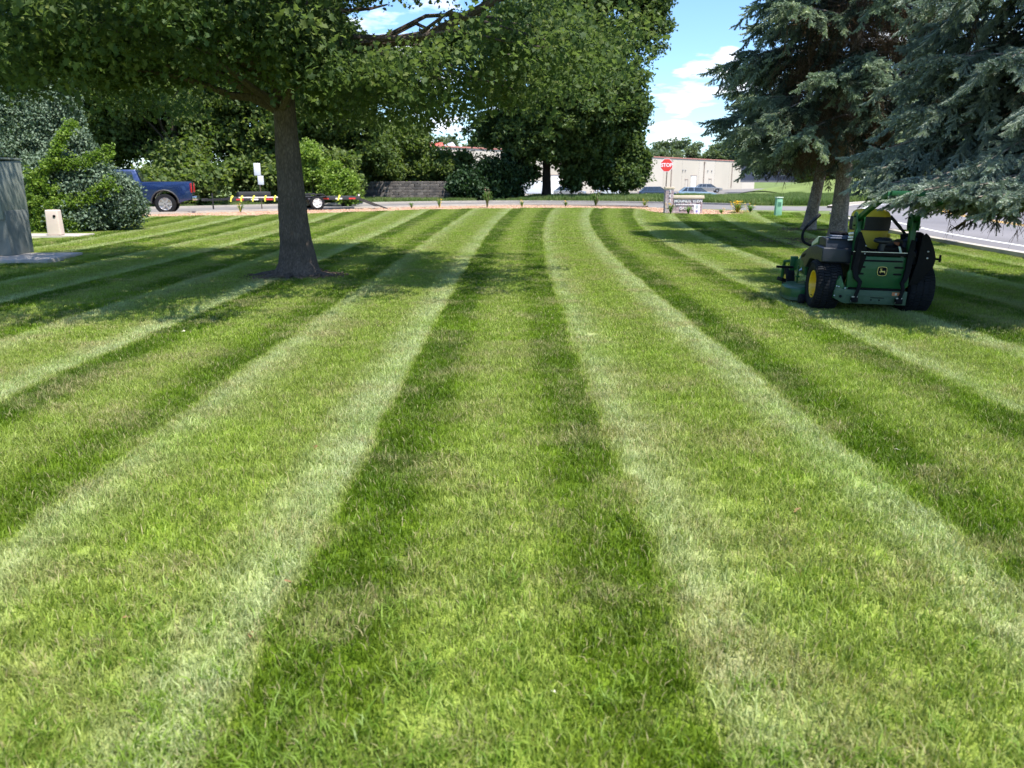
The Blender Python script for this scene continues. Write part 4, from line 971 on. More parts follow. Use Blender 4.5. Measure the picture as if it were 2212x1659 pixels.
# roll bar: lower posts upright, hoop folded back
rops = empty('roll_bar', (0, 0, 0)); rops.parent = mow
for s in (-1, 1):
    x = s * .30 + .035
    b = mb(); b.box((x, -.20, .74), (.062, .07, .62)); b.build('post', GRN, rops, bevel=.01)
    b = mb(); b.prism([(-.27, .96), (-.14, .96), (-.12, 1.02), (-.13, 1.12), (-.19, 1.155), (-.26, 1.14), (-.28, 1.05)], x - .045, x - .033, 'X'); b.prism([(-.27, .96), (-.14, .96), (-.12, 1.02), (-.13, 1.12), (-.19, 1.155), (-.26, 1.14), (-.28, 1.05)], x + .033, x + .045, 'X'); b.build('hinge_plate', GRN, rops, bevel=.003)
    b = mb(); b.tube([(x - .06, -.2, 1.10), (x + .065, -.2, 1.10)], .011, 8); b.tube([(x - .06, -.22, 1.0), (x + .075, -.22, 1.0)], .009, 8); b.build('hinge_pin', BLK, rops, True)['kind'] = 'stuff'
for s in (-1, 1):
    x = s * .30 + .035
    b = mb(); b.tube([(x, -.17, 1.07), (x, -.25, 1.10), (x, -.50, 1.19), (x, -.95, 1.33), (x, -1.10, 1.37)], .036, 4, sq=1.0); b.build('hoop_arm', GRN, rops, bevel=.006)
b = mb(); b.box((.035, -1.12, 1.375), (.60, .05, .05)); b.build('hoop_top', GRN, rops, bevel=.008)
# black equipment brackets hanging behind
for s in (-1, 1):
    b = mb(); x = s * .245 + .0
    b.tube([(s * .29 + .03, PY - .02, .86), (s * .285 + .02, PY - .03, .72), (s * .29 + .01, PY - .035, .52), (s * .27 + .01, PY - .05, .42), (x + .03 * (s < 0), PY - .075, .37), (x + .02, PY - .085, .30), (x - .005, PY - .085, .20), (x - .01, PY - .08, .16)], [.03, .042, .045, .04, .034, .028, .027, .03], 4, sq=.55)
    k = b.build('hitch_arm', BLK, mow, bevel=.006)
    b = mb(); b.box((x - .01, PY - .08, .165), (.075, .06, .06)); b.build('hitch_shoe', BLK, k, bevel=.01)
    b = mb(); b.tube([(x - .045, PY - .085, .20), (x + .02, PY - .085, .20)], .010, 8); b.tube([(x - .05, PY - .09, .15), (x + .0, PY - .09, .15)], .010, 8); b.build('hitch_bolt', STL, k, True)
b = mb(); b.prism([(-.32, .50), (-.31, .86), (-.285, .94), (-.25, .93), (-.18, .78), (-.165, .66), (-.21, .46)], PY - .02, PY - .005, 'Y'); b.build('side_plate', BLK, mow, bevel=.006)
b = mb(); b.prism([(.25, .60), (.28, .60), (.20, .78), (.18, .78)], PY + .02, PY + .03, 'Y'); b.build('support_strut', STLP, mow)
for x, z in ((-.19, .78), (-.19, .69)):
    b = mb(); b.lathe([(.008, PY - .02), (.008, PY - .032), (.001, PY - .036)], (x, 0, z), 'Y', 8); b.build('bolt', STL, mow, True)
b = mb()
for z in (.86, .90, .83): b.tube([(-.345, -.16, z), (-.30, -.2, z + .01)], .014, 6)
b.build('hydraulic_fitting', STL, mow, True)
# seat
seat = empty('seat', (.02, .28, 0)); seat.parent = mow
def cushion(path, w0, w1, th, mat, nm, crown=.03):
    """padded back: list of (y,z,halfwidth)"""
    b = mb(); V = []; F = []; n = len(path); m = 9
    for side in (0, 1):
        for i, (y, z, hw) in enumerate(path):
            for k in range(m):
                u = -1 + 2 * k / (m - 1); e = (1 - abs(u) ** 4)
                V.append((u * hw, y + (th * .5 * e + .01) * (1 if side else -1) + .03 * u * u, z))
    for i in range(n - 1):
        for k in range(m - 1):
            a = i * m + k; F.append((a, a + 1, a + 1 + m, a + m)); a += n * m; F.append((a + m, a + m + 1, a + 1, a))
    o = n * m
    for i in range(n - 1): F.append((i * m, (i + 1) * m, (i + 1) * m + o, i * m + o)); F.append((i * m + m - 1 + o, (i + 1) * m + m - 1 + o, (i + 1) * m + m - 1, i * m + m - 1))
    for k in range(m - 1): F.append((k + 1, k, k + o, k + 1 + o)); F.append(((n - 1) * m + k, (n - 1) * m + k + 1, (n - 1) * m + k + 1 + o, (n - 1) * m + k + o))
    b.add(V, F); return b.build(nm, mat, seat, True)
cushion([(-.02, .70, .16), (-.01, .76, .185), (0, .86, .212), (.0, .925, .226)], 0, 0, .10, SEATY, 'backrest_lower')
cushion([(-.002, .922, .230), (-.004, .96, .236), (-.005, 1.01, .238), (-.004, 1.06, .236), (-.002, 1.085, .231)], 0, 0, .118, SEATB, 'backrest_band')
cushion([(.0, 1.08, .229), (.005, 1.115, .222), (.012, 1.145, .203), (.02, 1.165, .165), (.03, 1.175, .10)], 0, 0, .10, SEATY, 'backrest_top')
b = mb(); b.box((0, .27, .70), (.44, .46, .10)); b.build('seat_cushion', SEATY, seat, bevel=.035, seg=4)
b = mb(); b.box((0, .2, .62), (.34, .4, .06)); b.build('seat_base', BLK, seat, bevel=.01)
for s in (-1, 1):
    b = mb(); b.box((s * .245, .20, .86), (.055, .28, .05)); b.box((s * .245, .06, .80), (.035, .04, .12)); b.build('armrest', SEATY, seat, bevel=.016, seg=3)
# levers
for s in (-1, 1):
    b = mb(); X_ = .02
    pts = smooth_line([(s * .40, .52, .60), (s * .47, .60, .67), (s * .56, .68, .695), (s * .625, .76, .74), (s * .63, .80, .84), (s * .57, .84, .93), (s * .43, .86, 1.075)], 5)
    P_ = [tuple(p) for p in pts]
    b.tube(P_, .0175, 10); lv = b.build('control_lever', BLK, mow, True)
    b = mb(); b.tube([P_[-6], P_[-1]], .0215, 12); b.build('grip', SEATB, lv, bevel=.003)
# front frame, deck, casters
for s in (-1, 1):
    b = mb(); b.prism([(.75, .30), (.78, .46), (1.05, .50), (1.32, .44), (1.40, .36), (1.36, .30)], s * .44, s * .56, 'X'); b.build('front_frame', GRN, mow, bevel=.01)
    b = mb(); b.prism([(.90, .50), (1.02, .565), (1.28, .50), (1.32, .45), (1.05, .49)], s * .52, s * .20, 'X'); b.build('foot_plate', STLP, mow, bevel=.006)
    b = mb(); b.prism([(1.33, .30), (1.34, .48), (1.38, .49), (1.38, .30)], s * .52, s * .62, 'X'); b.build('frame_end', GRN, mow, bevel=.006)
    b = mb(); b.tube([(s * .50, 1.36, .40), (s * .60, 1.42, .42), (s * .66, 1.5, .40), (s * .665, 1.54, .30), (s * .665, 1.55, .16)], .022, 8); b.build('caster_fork', GRN, mow, True)
    b = mb(); b.lathe([(.06, -.05), (.12, -.06), (.15, -.05), (.158, -.02), (.158, .02), (.15, .05), (.12, .06), (.06, .05)], (s * .575, 1.55, .16), 'X', 26); w_ = b.build('caster_tyre', RUB, mow, True)
    b = mb(); b.lathe([(.001, -.052), (.085, -.05), (.085, .05), (.001, .052)], (s * .575, 1.55, .16), 'X', 18); b.build('caster_rim', YLW, w_, True)
b = mb(); b.box((-.74, 1.10, .365), (.22, .05, .03)); b.build('foot_step', BLK, mow, bevel=.004)
b = mb(); b.tube([(-.56, .92, .34), (-.54, 1.0, .40), (-.50, 1.02, .36)], .016, 6); b.tube([(-.55, .98, .36), (-.62, .95, .30)], .012, 6); b.build('height_linkage', STL, mow, True)
b = mb()
dk = [(-.70, .30), (-.80, .36), (-.84, .52), (-.83, .80), (-.76, .98), (-.5, 1.10), (0, 1.14), (.5, 1.10), (.74, .98), (.80, .80), (.80, .52), (.74, .34), (.66, .30)]
n = len(dk); V = [(x, y, .045) for x, y in dk] + [(x * .995, y, .17) for x, y in dk] + [(x * .93, .7 + (y - .7) * .88, .195) for x, y in dk]
F = [tuple(range(2 * n, 3 * n)), tuple(reversed(range(n)))]
for r_ in (0, 1): F += [(r_ * n + i, r_ * n + (i + 1) % n, (r_ + 1) * n + (i + 1) % n, (r_ + 1) * n + i) for i in range(n)]
b.add(V, F); b.build('mower_deck', GRN, mow, bevel=.008)
b = mb(); V = [(x * 1.008, y + .003, .03) for x, y in dk] + [(x * 1.008, y + .003, .07) for x, y in dk]
b.add(V, [(i, (i + 1) % n, (i + 1) % n + n, i + n) for i in range(n)]); b.build('deck_skirt', GRN_D, mow)
for x, y in ((-.45, .7), (0, .85), (.45, .7)):
    b = mb(); b.lathe([(.11, .19), (.11, .225), (.08, .24), (.001, .245)], (x, y, 0), 'Z', 18); b.box((x, y, .25), (.05, .05, .05)); b.build('spindle_cover', GRN, mow, bevel=.004)
b = mb(); b.box((-.80, .95, .215), (.06, .16, .05), rot=(0, .3, .2)); b.build('deck_bracket', BLK, mow, bevel=.006)
b = mb(); b.box((-.62, .88, .30), (.02, .06, .22)); b.box((-.62, .88, .27), (.05, .1, .02)); b.build('deck_hanger', GRN, mow, bevel=.005)
for x, y in ((-.69, .24), (.69, .26)):
    b = mb(); b.lathe([(.02, -.035), (.055, -.032), (.06, -.02), (.06, .02), (.055, .032), (.02, .035)], (x, y, .065), 'X', 18, cap=True); b.build('gauge_wheel', RUB, mow, True)
# dried leaves stuck to the left tyre
for a, x in ((-2.0, -.47), (-2.2, -.49)):
    o = link('stuck_leaf', fmesh('stuck_leaf', [(-.018, 0, -.012), (.012, .002, -.016), (.016, 0, .012), (-.008, -.004, .018)], [(0, 1, 2, 3)], M_PALE), mow, (x, -.298 * math.sin(-a), .285 + .298 * math.cos(a) + .06)); o.rotation_euler = (.3, 0, 0)
    o.location.y = -.302 * abs(math.sin(a)); 
# ================================================================== things around
# ---- monument sign
def brick_mat(name, c): return pm(name, c, .85, var=.25, scale=1.2, bump=.4, bscale=80, space='World')
MORT = pm('mortar', (.62, .57, .55), .9, var=.08, scale=20)
BR = [brick_mat('brick_a', (.52, .39, .39)), brick_mat('brick_b', (.54, .42, .43)), brick_mat('brick_c', (.45, .33, .35)), brick_mat('brick_d', (.62, .52, .52))]
STONE = pm('cast_stone', (.58, .48, .36), .8, var=.08, scale=4, bump=.2, bscale=60)
LETW = pm('letter_white', (.80, .80, .80), .45, var=.04)
sg = empty('monument_sign', (6.85, 35.35, 0), rad(-3), 'low brick sign reading MOUNDS VIEW GABL S beside a numbered pillar', 'sign')
bm_cache = {}
def brick_mesh(w_, h, d, mi):
    k = (round(w_, 3), round(h, 3), round(d, 3), mi)
    if k not in bm_cache:
        b = MB(); b.box((0, 0, 0), (w_, d, h)); bm_cache[k] = b.mesh('brick', BR[mi])
    return bm_cache[k]
rb_ = random.Random(8)
b = MB(); b.box((.18, .16, .54), (.34, .34, 1.08)); b.build('pillar_core', MORT, sg)
b = MB(); b.box((1.015, .17, .345), (1.27, .28, .69)); b.build('wall_core', MORT, sg)
def courses(x0, x1, z0, z1, y, bw=.20, bh=.068, side=None):
    j = 0; z = z0
    while z + bh * .9 < z1:
        x = x0 - (bw / 2 if j % 2 else 0)
        while x < x1 - .01:
            a = max(x, x0); e = min(x + bw - .012, x1)
            if e - a > .03:
                me = brick_mesh(e - a, bh - .011, .05, rb_.choice((0, 0, 1, 1, 2, 3)))
                if side is None: o = link('brick', me, sg, ((a + e) / 2, y + rb_.uniform(-.003, .003), z + bh / 2))
                else: o = link('brick', me, sg, (side, (a + e) / 2, z + bh / 2), (0, 0, math.pi / 2))
            x += bw
        z += bh; j += 1
courses(0.0, .355, .0, 1.08, -.022); courses(.38, 1.655, .0, .69, .022); courses(0.0, .32, 0, 1.08, 0, side=-.004)
for c, d, t in (((.18, .16, 1.125), (.43, .43, .09), 1), ((1.03, .16, .735), (1.40, .44, .13), .97)):
    b = MB(); b.box(c if t == 1 else (0, 0, 0), d, taper=t); o = b.build('cap_stone', STONE, sg, bevel=.02)
    if t != 1: o.location = c
for i, ch in enumerate('2670'):
    link('numeral', text_mesh(ch, .155, .012, LETW, .004), sg, (.20, -.062, .985 - i * .215), (math.pi / 2, 0, 0))
# each letter is mounted on the wall by itself
def letters(txt, xs_, z, size):
    for ch, x in zip(txt, xs_):
        link('letter', text_mesh(ch, size, .014, LETW, .004), sg, (x, -.018, z), (math.pi / 2, 0, 0))
letters('MOUNDS', [.46, .595, .725, .85, .975, 1.09], .555, .170); letters('VIEW', [1.26, 1.345, 1.43, 1.555], .555, .170)
letters('GABL', [.70, .82, .935, 1.045], .235, .155); letters('S', [1.235], .235, .155)
b = MB(); b.box((.93, -.012, .40), (.90, .03, .028)); b.build('rule_strip', LETW, sg)
nb = empty('notice_board', (8.2, 34.98, 0), rad(-3), 'small white notice board with purple emblem at the right end of the brick sign', 'sign')
WB = pm('board_white', (.82, .82, .86), .5, var=.04)
b = MB(); b.box((0, 0, .21), (.27, .03, .42)); b.build('board', WB, nb, bevel=.004)
b = MB(); b.prism([(-.05, .28), (-.05, .39), (.05, .39), (.05, .28), (.03, .25), (-.03, .25)], -.021, -.016, 'Y'); b.build('grey_emblem', pm('emblem_grey', (.45, .50, .52), .6), nb)
b = MB(); b.prism([(-.045, .12), (-.045, .17), (.045, .17), (.045, .12), (0, .05)], -.021, -.016, 'Y'); b.build('purple_emblem', pm('emblem_purple', (.22, .20, .50), .6), nb)
# ---- stop sign
RED = pm('sign_red', (.62, .035, .025), .45, var=.05)
st = empty('stop_sign', (9.35, 48.2, 0), rad(4), 'red octagonal STOP sign on a thin dark post behind the brick sign', 'sign')
POSTM = pm('rusty_post', (.10, .075, .05), .8, metal=.2, var=.4, scale=20)
b = MB(); b.box((0, .03, 1.0), (.055, .035, 2.6), rot=(0, .02, 0)); b.build('post', POSTM, st)
oc = lambda R: [(R * math.cos(rad(22.5 + 45 * k)), R * math.sin(rad(22.5 + 45 * k))) for k in range(8)]
face = MB(); face.prism(oc(.41), -.003, .003, 'Y'); fo = face.build('plate', LETW, st, loc=(-.03, -.0, 2.32))
face = MB(); face.prism(oc(.385), -.007, -.0031, 'Y'); face.build('red_face', RED, fo)
link('lettering', text_mesh('STOP', .30, .002, LETW, .006, .95), fo, (0, -.010, 0), (math.pi / 2, 0, 0))
# ---- white lot sign
ls = empty('lot_sign', (-13.15, 41.4, 0), 0, 'narrow white sign of two stacked panels on a post behind the trailer', 'sign')
b = MB(); b.tube([(.02, .02, 0), (0, .02, 2.25)], .03, 6); b.build('post', POSTM, ls)
b = MB(); b.box((-.06, 0, 2.0), (.34, .02, .62)); b.build('panel', LETW, ls, bevel=.01); b = MB(); b.box((.08, 0, 1.45), (.30, .02, .45)); b.build('panel', LETW, ls, bevel=.01)
# ---- utility pedestals
TAN = pm('pedestal_tan', (.62, .50, .43), .7, var=.08, scale=3)
pd_ = empty('utility_pedestal', (-12.15, 20.85, .06), .1, 'beige utility pedestal with a round dark hole, on a concrete pad under the vine', 'utility box')
b = MB(); b.box((0, 0, .33), (.34, .26, .66), taper=.92); b.build('housing', TAN, pd_, bevel=.03, seg=3)
b = MB(); b.lathe([(.035, -.137), (.035, -.12)], (.07, 0, .50), 'Y', 14, cap=True); b.build('hole', BLK, pd_)
GP = pm('pedestal_green', (.24, .48, .32), .6, var=.1, scale=6)
gp = empty('utility_pedestal', (10.6, 31.4, 0), .1, 'slim pale green utility pedestal standing at the lawn edge left of the dark spruce trunk', 'utility box')
b = MB(); b.prism([(-.13, 0), (-.12, .70), (-.105, .78), (.105, .78), (.12, .70), (.13, 0)], -.09, .09, 'Y'); b.build('housing', GP, gp, bevel=.012)
b = MB()
for k in range(5): b.box((0, -.094, .48 + k * .035), (.15, .008, .012))
b.build('louvre', pm('pedestal_dark', (.10, .24, .15), .7), gp)
b = MB(); b.box((0, 0, .80), (.27, .22, .04)); b.build('cap', pm('pedestal_cap', (.55, .62, .52), .6), gp, bevel=.01)
nn = 160; r = np.random.RandomState(77)
a = r.rand(nn) * 6.28; d = .15 + .32 * r.rand(nn) ** .7
tag(scatter('grass_skirt', np.stack([10.6 + np.cos(a) * d * 1.2, 31.4 + np.sin(a) * d, np.zeros(nn)], -1), np.stack([np.zeros(nn), np.zeros(nn), a], -1), 1.2 + r.rand(nn), pt), kind='stuff')
# ---- big utility cabinet at the left edge
UG = pm('cabinet_green', (.22, .24, .205), .55, var=.12, scale=2.5, coat=.1); UG2 = pm('cabinet_grey', (.17, .195, .205), .5, var=.2, scale=2.0); UG3 = pm('cabinet_side', (.18, .19, .17), .6, var=.3, scale=3)
uc = empty('utility_cabinet', (-10.6, 15.25, .08), .06, 'tall grey-green electrical cabinet at the left edge of the photo', 'utility box')
b = MB(); b.box((.05, 0, .42), (1.85, .80, .84)); b.build('base_cabinet', UG3, uc, bevel=.01)
b = MB(); b.prism([(-.45, .68), (-.47, 1.18), (-.42, 1.20), (-.36, 1.74), (.45, 1.78), (.45, .68)], -.90, .96, 'X'); b.build('hood', UG, uc, bevel=.012)
b = MB(); b.box((.02, -.475, 1.185), (1.92, .03, .05)); b.build('hood_ledge', pm('ledge_light', (.32, .33, .29), .6), uc, bevel=.008)
b = MB(); b.box((.02, .0, 1.80), (1.92, .90, .035)); b.build('roof_plate', UG, uc, bevel=.008)
b = MB(); b.box((-.30, -.70, .74), (1.16, .44, 1.48)); b.build('front_cabinet', UG2, uc, bevel=.02)
b = MB(); b.box((-.30, -.925, .76), (1.0, .012, 1.30)); b.build('door', UG2, uc, bevel=.005)
b = MB(); b.box((.255, -.935, .72), (.05, .014, 1.36)); b.build('door_edge', pm('worn_edge', (.42, .43, .42), .6, var=.4, scale=9), uc, bevel=.004)
b = MB(); b.box((.17, -.94, .95), (.04, .03, .14)); b.build('door_handle', STL, uc, bevel=.006)
for z in (.35, 1.2):
    b = MB(); b.box((-.80, -.935, z), (.05, .03, .12)); b.build('hinge', UG3, uc, bevel=.005)
b = MB(); b.box((.14, -.955, .84), (.05, .025, .06)); b.build('padlock', pm('brass', (.5, .38, .15), .4, metal=.8), uc, bevel=.008)
# ---- retaining wall of split blocks
RW = [pm('block_a', (.13, .112, .10), .9, var=.25, scale=3, bump=.8, bscale=14, space='World'), pm('block_b', (.095, .085, .08), .9, var=.25, scale=3, bump=.8, bscale=14, space='World'), pm('block_c', (.165, .145, .13), .9, var=.25, scale=3, bump=.8, bscale=14, space='World')]
rw = empty('retaining_wall', (-12.4, 57.4, 0), math.atan2(-1.2, 9.2), 'dark block retaining wall under the bushes beyond the trailer', 'wall')
bmesh_c = []
for i, (wd) in enumerate((.44, .40, .46)):
    for mi in range(3):
        b = MB(); b.box((0, 0, 0), (wd, .28, .185)); bmesh_c.append(b.mesh('block', RW[mi], bevel=.018, seg=1))
r_ = random.Random(5)
for j in range(7):
    for i in range(24):
        if j * .195 > 1.45 - i * .012: continue
        link('block', r_.choice(bmesh_c), rw, (i * .455 + (.22 if j % 2 else 0), j * .03 + r_.uniform(-.02, .02), .09 + j * .195), (0, 0, r_.uniform(-.03, .03)))
b = MB(); b.box((5.3, .45, .62), (10.8, .5, 1.26)); b.build('backfill', RW[1], rw)
# ---- vehicles
BLUE = pm('truck_blue', (.013, .032, .11), .25, metal=.35, var=.05, coat=.8)
GLASS = pm('dark_glass', (.02, .028, .035), .06, var=.2, spec=.9, coat=.5)
CHR = pm('chrome', (.72, .73, .75), .18, metal=1.0, var=.05)
SILV = pm('wheel_silver', (.62, .63, .66), .3, metal=.75, var=.05)
TAIL = pm('tail_red', (.45, .015, .02), .2, var=.1, coat=.8)
BPL = pm('black_plastic', (.03, .03, .032), .6, var=.1)
def wheel(parent, x, y, r0, wd, side, rimm=SILV, spokes=6):
    b = MB(); s = side
    b.lathe([(r0 * .62, -wd / 2), (r0 * .9, -wd / 2), (r0, -wd / 2 * .7), (r0, wd / 2 * .7), (r0 * .9, wd / 2), (r0 * .62, wd / 2)], (x, y, r0), 'Y', 24); w_ = b.build('tyre', RUB, parent, True)
    b = MB(); b.lathe([(r0 * .64, s * wd / 2 * .96), (r0 * .60, s * wd / 2 * .98), (r0 * .55, s * wd / 2 * .6), (r0 * .1, s * wd / 2 * .5), (.001, s * wd / 2 * .9)], (x, y, r0), 'Y', 24)
    for k in range(spokes):
        a = 2 * math.pi * k / spokes; b.box((x + math.cos(a) * r0 * .34, y + s * wd / 2 * .82, r0 + math.sin(a) * r0 * .34), (r0 * .5, .03, r0 * .16), rot=(0, -a, 0))
    b.build('rim', rimm, w_, True)
def pickup(loc, rz, body, label, scale=1.0, group=None, detail=True):
    """nose towards -X, side towards -Y is the one seen"""
    t = empty('pickup_truck', loc, rz, label, 'pickup truck', group); t.scale = (scale,) * 3
    hw = 1.0
    # lower body outline (x, z) with arches
    def arch(cx, r0, n=8): return [(cx + r0 * math.cos(math.pi * k / n), .46 + r0 * math.sin(math.pi * k / n)) for k in range(n + 1)]
    prof = [(0, .62), (.06, 1.02), (.25, 1.16), (1.45, 1.22), (1.55, 1.24), (3.75, 1.28), (3.78, 1.34), (5.72, 1.36), (5.78, 1.30), (5.74, .62), (5.5, .55)] + [p for p in arch(4.66, .52)] + [(4.1, .48), (1.7, .48)] + [p for p in arch(1.05, .52)] + [(.5, .5)]
    b = MB(); b.prism(prof, -hw, hw, 'Y'); b.build('body', body, t, bevel=.035, seg=2)
    b = MB(); b.prism([(3.86, 1.345), (5.66, 1.365), (5.66, 1.375), (3.86, 1.37)], -.86, .86, 'Y'); b.build('bed', BPL, t)
    # cab with tapered sides
    lo = [(1.42, 1.22), (3.80, 1.27)]; hi = [(2.12, 1.86), (3.52, 1.88)]
    V = [(1.42, -.94, 1.20), (3.82, -.94, 1.26), (3.60, -.76, 1.86), (2.12, -.76, 1.86), (1.42, .94, 1.20), (3.82, .94, 1.26), (3.60, .76, 1.86), (2.12, .76, 1.86)]
    F = [(0, 1, 2, 3), (7, 6, 5, 4), (0, 3, 7, 4), (1, 5, 6, 2), (3, 2, 6, 7)]
    b = MB(); b.add(V, F); b.build('cab', body, t, bevel=.05, seg=2)
    for s in (-1, 1):
        for x0, x1, x2, x3 in ((1.78, 2.66, 2.66, 2.24), (2.74, 3.58, 3.46, 2.74)):
            y0, y1 = s * .925, s * .80; b = MB()
            b.add([(x0, y0, 1.30), (x1, y0, 1.30), (x2, y1, 1.78), (x3, y1, 1.78), (x0, y0 - s * .03, 1.30), (x1, y0 - s * .03, 1.30), (x2, y1 - s * .03, 1.78), (x3, y1 - s * .03, 1.78)], [(0, 1, 2, 3), (7, 6, 5, 4), (0, 4, 5, 1), (1, 5, 6, 2), (2, 6, 7, 3), (3, 7, 4, 0)])
            b.build('window', GLASS, t)
        b = MB(); b.box((1.9, s * 1.06, 1.32), (.12, .2, .18)); b.build('mirror', body, t, bevel=.03)
        b = MB(); b.box((5.735, s * .90, 1.10), (.10, .20, .42)); b.build('tail_light', TAIL, t, bevel=.02)
        b = MB(); b.box((.06, s * .80, .98), (.14, .34, .18)); b.build('headlight', CHR, t, bevel=.02)
        b = MB(); b.box((2.85, s * .97, .42), (1.9, .16, .06)); b.build('running_board', CHR, t, bevel=.02)
        for cx_ in (1.05, 4.66):
            pts = [(cx_ + .55 * math.cos(math.pi * k / 10), s * (hw + .012), .46 + .55 * math.sin(math.pi * k / 10)) for k in range(11)]
            b = MB(); b.tube(pts, .035, 6); b.build('arch_trim', BPL, t, True)
            wheel(t, cx_, s * .86, .43, .27, s)
    b = MB(); b.add([(1.52, -.86, 1.27), (1.52, .86, 1.27), (2.10, .70, 1.80), (2.10, -.70, 1.80)], [(0, 1, 2, 3)]); o = b.build('windscreen', GLASS, t, loc=(-.02, 0, .02))
    b = MB(); b.box((3.735, 0, 1.56), (.02, 1.3, .36), rot=(0, -.35, 0)); b.build('rear_window', GLASS, t)
    b = MB(); b.box((5.86, 0, .66), (.18, 1.9, .18)); b.build('bumper', CHR, t, bevel=.03); b = MB(); b.box((-.05, 0, .66), (.18, 1.96, .26)); b.build('bumper', CHR, t, bevel=.03)
    b = MB(); b.box((-.0, 0, .95), (.08, 1.3, .24)); b.build('grille', BPL, t, bevel=.02)
    b = MB(); b.box((2.9, 0, .50), (4.6, .9, .2)); b.build('underbody', BPL, t)
    b = MB(); b.box((3.2, -hw - .004, .95), (.2, .02, .03)); b.build('door_handle', CHR, t)
    return t
# blue pickup: tail at x about -14, side to the camera
pickup((-20.25, 34.5, 0), rad(18), BLUE, 'dark blue pickup truck seen from the side, its front hidden behind the juniper', scale=1.03)
wp = (.72, .73, .74); WHT = pm('vehicle_white', wp, .3, var=.04, coat=.6)
pickup((5.0, 112, -.835), rad(205), WHT, 'white pickup truck parked between the maple trunk and hanging branches', scale=.95)
def car(loc, rz, paint, label, scale=1.0, group='cars parked in front of the tan building'):
    t = empty('parked_car', loc, rz, label, 'car', group); t.scale = (scale,) * 3
    def arch(cx, r0, n=6): return [(cx + r0 * math.cos(math.pi * k / n), .32 + r0 * math.sin(math.pi * k / n)) for k in range(n + 1)]
    prof = [(0, .42), (.04, .66), (.3, .78), (1.2, .88), (3.9, .95), (4.5, .92), (4.58, .70), (4.55, .38)] + arch(3.65, .38) + arch(.88, .38) + [(.3, .34)]
    b = MB(); b.prism(prof, -.9, .9, 'Y'); b.build('body', paint, t, bevel=.05, seg=2)
    V = [(1.05, -.84, .86), (4.35, -.84, .93), (3.70, -.62, 1.42), (1.95, -.62, 1.44), (1.05, .84, .86), (4.35, .84, .93), (3.70, .62, 1.42), (1.95, .62, 1.44)]
    b = MB(); b.add(V, [(0, 1, 2, 3), (7, 6, 5, 4), (0, 3, 7, 4), (1, 5, 6, 2), (3, 2, 6, 7)]); b.build('window_band', GLASS, t, bevel=.05)
    b = MB(); b.prism([(1.85, 1.415), (3.75, 1.405), (3.65, 1.455), (2.0, 1.47)], -.60, .60, 'Y'); b.build('roof', paint, t, bevel=.02)
    for s in (-1, 1):
        b = MB()
        for p in (((1.10, s * .845, .89), (1.93, s * .635, 1.44)), ((2.75, s * .85, .9), (2.75, s * .635, 1.44)), ((3.55, s * .85, .93), (3.45, s * .64, 1.43)), ((4.30, s * .845, .94), (3.72, s * .63, 1.43))): b.tube(p, .03, 4)
        b.build('pillar', paint, t)
        for cx_ in (.88, 3.65): wheel(t, cx_, s * .80, .32, .2, s, SILV, 5)
        b = MB(); b.box((.06, s * .66, .68), (.1, .32, .12)); b.build('headlight', CHR, t, bevel=.02); b = MB(); b.box((4.54, s * .68, .76), (.08, .3, .13)); b.build('tail_light', TAIL, t, bevel=.02)
    return t
SLV = pm('car_silver', (.45, .46, .47), .25, metal=.6, var=.04, coat=.6); LBL = pm('car_blue', (.10, .22, .50), .25, metal=.4, var=.05, coat=.7); DRK = pm('car_dark', (.05, .07, .12), .25, metal=.4, var=.05, coat=.7)
PAL = pm('car_pale', (.42, .50, .58), .25, metal=.5, var=.05, coat=.7)
car((37.2, 141, -.78), rad(178), SLV, 'silver car with wind screen turned right, parked highest above the brick sign cap', 1.03)
car((20.2, 98, -.835), rad(176), DRK, 'dark blue car between the maple crown and the numbered brick pillar', 1.0)
car((24.6, 96, -.835), rad(178), PAL, 'pale blue car just right of the numbered brick pillar', .98)
car((15.3, 104, -.835), rad(178), WHT, 'white car low under the right side of the maple crown', 1.0)
car((10.2, 109, -.835), rad(175), SLV, 'grey car behind the hanging maple branches, right of the white pickup', .98)
# white box van behind the maple trunk
vn = empty('white_van', (3.0, 106, -.835), rad(0), 'plain white van parked just left of the maple trunk', 'van')
b = MB(); b.prism([(-3.0, .5), (-3.0, 1.2), (-2.5, 1.5), (-2.2, 2.1), (1.6, 2.15), (1.6, .5)], -.95, .95, 'Y'); b.build('body', WHT, vn, bevel=.06)
b = MB(); b.prism([(-2.72, 1.42), (-2.28, 2.0), (-1.7, 2.0), (-1.7, 1.42)], -.965, .965, 'Y'); b.build('window', GLASS, vn)
for x in (-2.1, .9):
    for s in (-1, 1): wheel(vn, x, s * .82, .36, .22, s)
# ---- equipment trailer behind the pickup
TY = pm('strap_yellow', (.72, .68, .08), .6, var=.1); TR = pm('reflector_red', (.55, .05, .04), .4, var=.1); TW = pm('trailer_white', (.70, .66, .62), .55, var=.15, scale=6)
tl = empty('flatbed_trailer', (-14.5, 38.3, 0), math.atan2(3.6, 7.6), 'black flatbed trailer with yellow straps and reflector tape behind the oak trunk', 'trailer')
b = MB(); b.box((3.9, 0, .60), (6.2, 1.9, .10)); b.box((3.9, -.93, .58), (6.2, .06, .16)); b.box((3.9, .93, .58), (6.2, .06, .16)); b.build('deck', BPL, tl, bevel=.01)
b = MB(); b.tube([(-.4, 0, .52), (.9, -.6, .58)], .06, 4); b.tube([(-.4, 0, .52), (.9, .6, .58)], .06, 4); b.box((-.35, 0, .55), (.3, .14, .12)); b.build('tongue', BPL, tl)
b = MB(); b.tube([(.0, 0, .1), (0, 0, .85)], .035, 8); b.build('jack', BPL, tl)
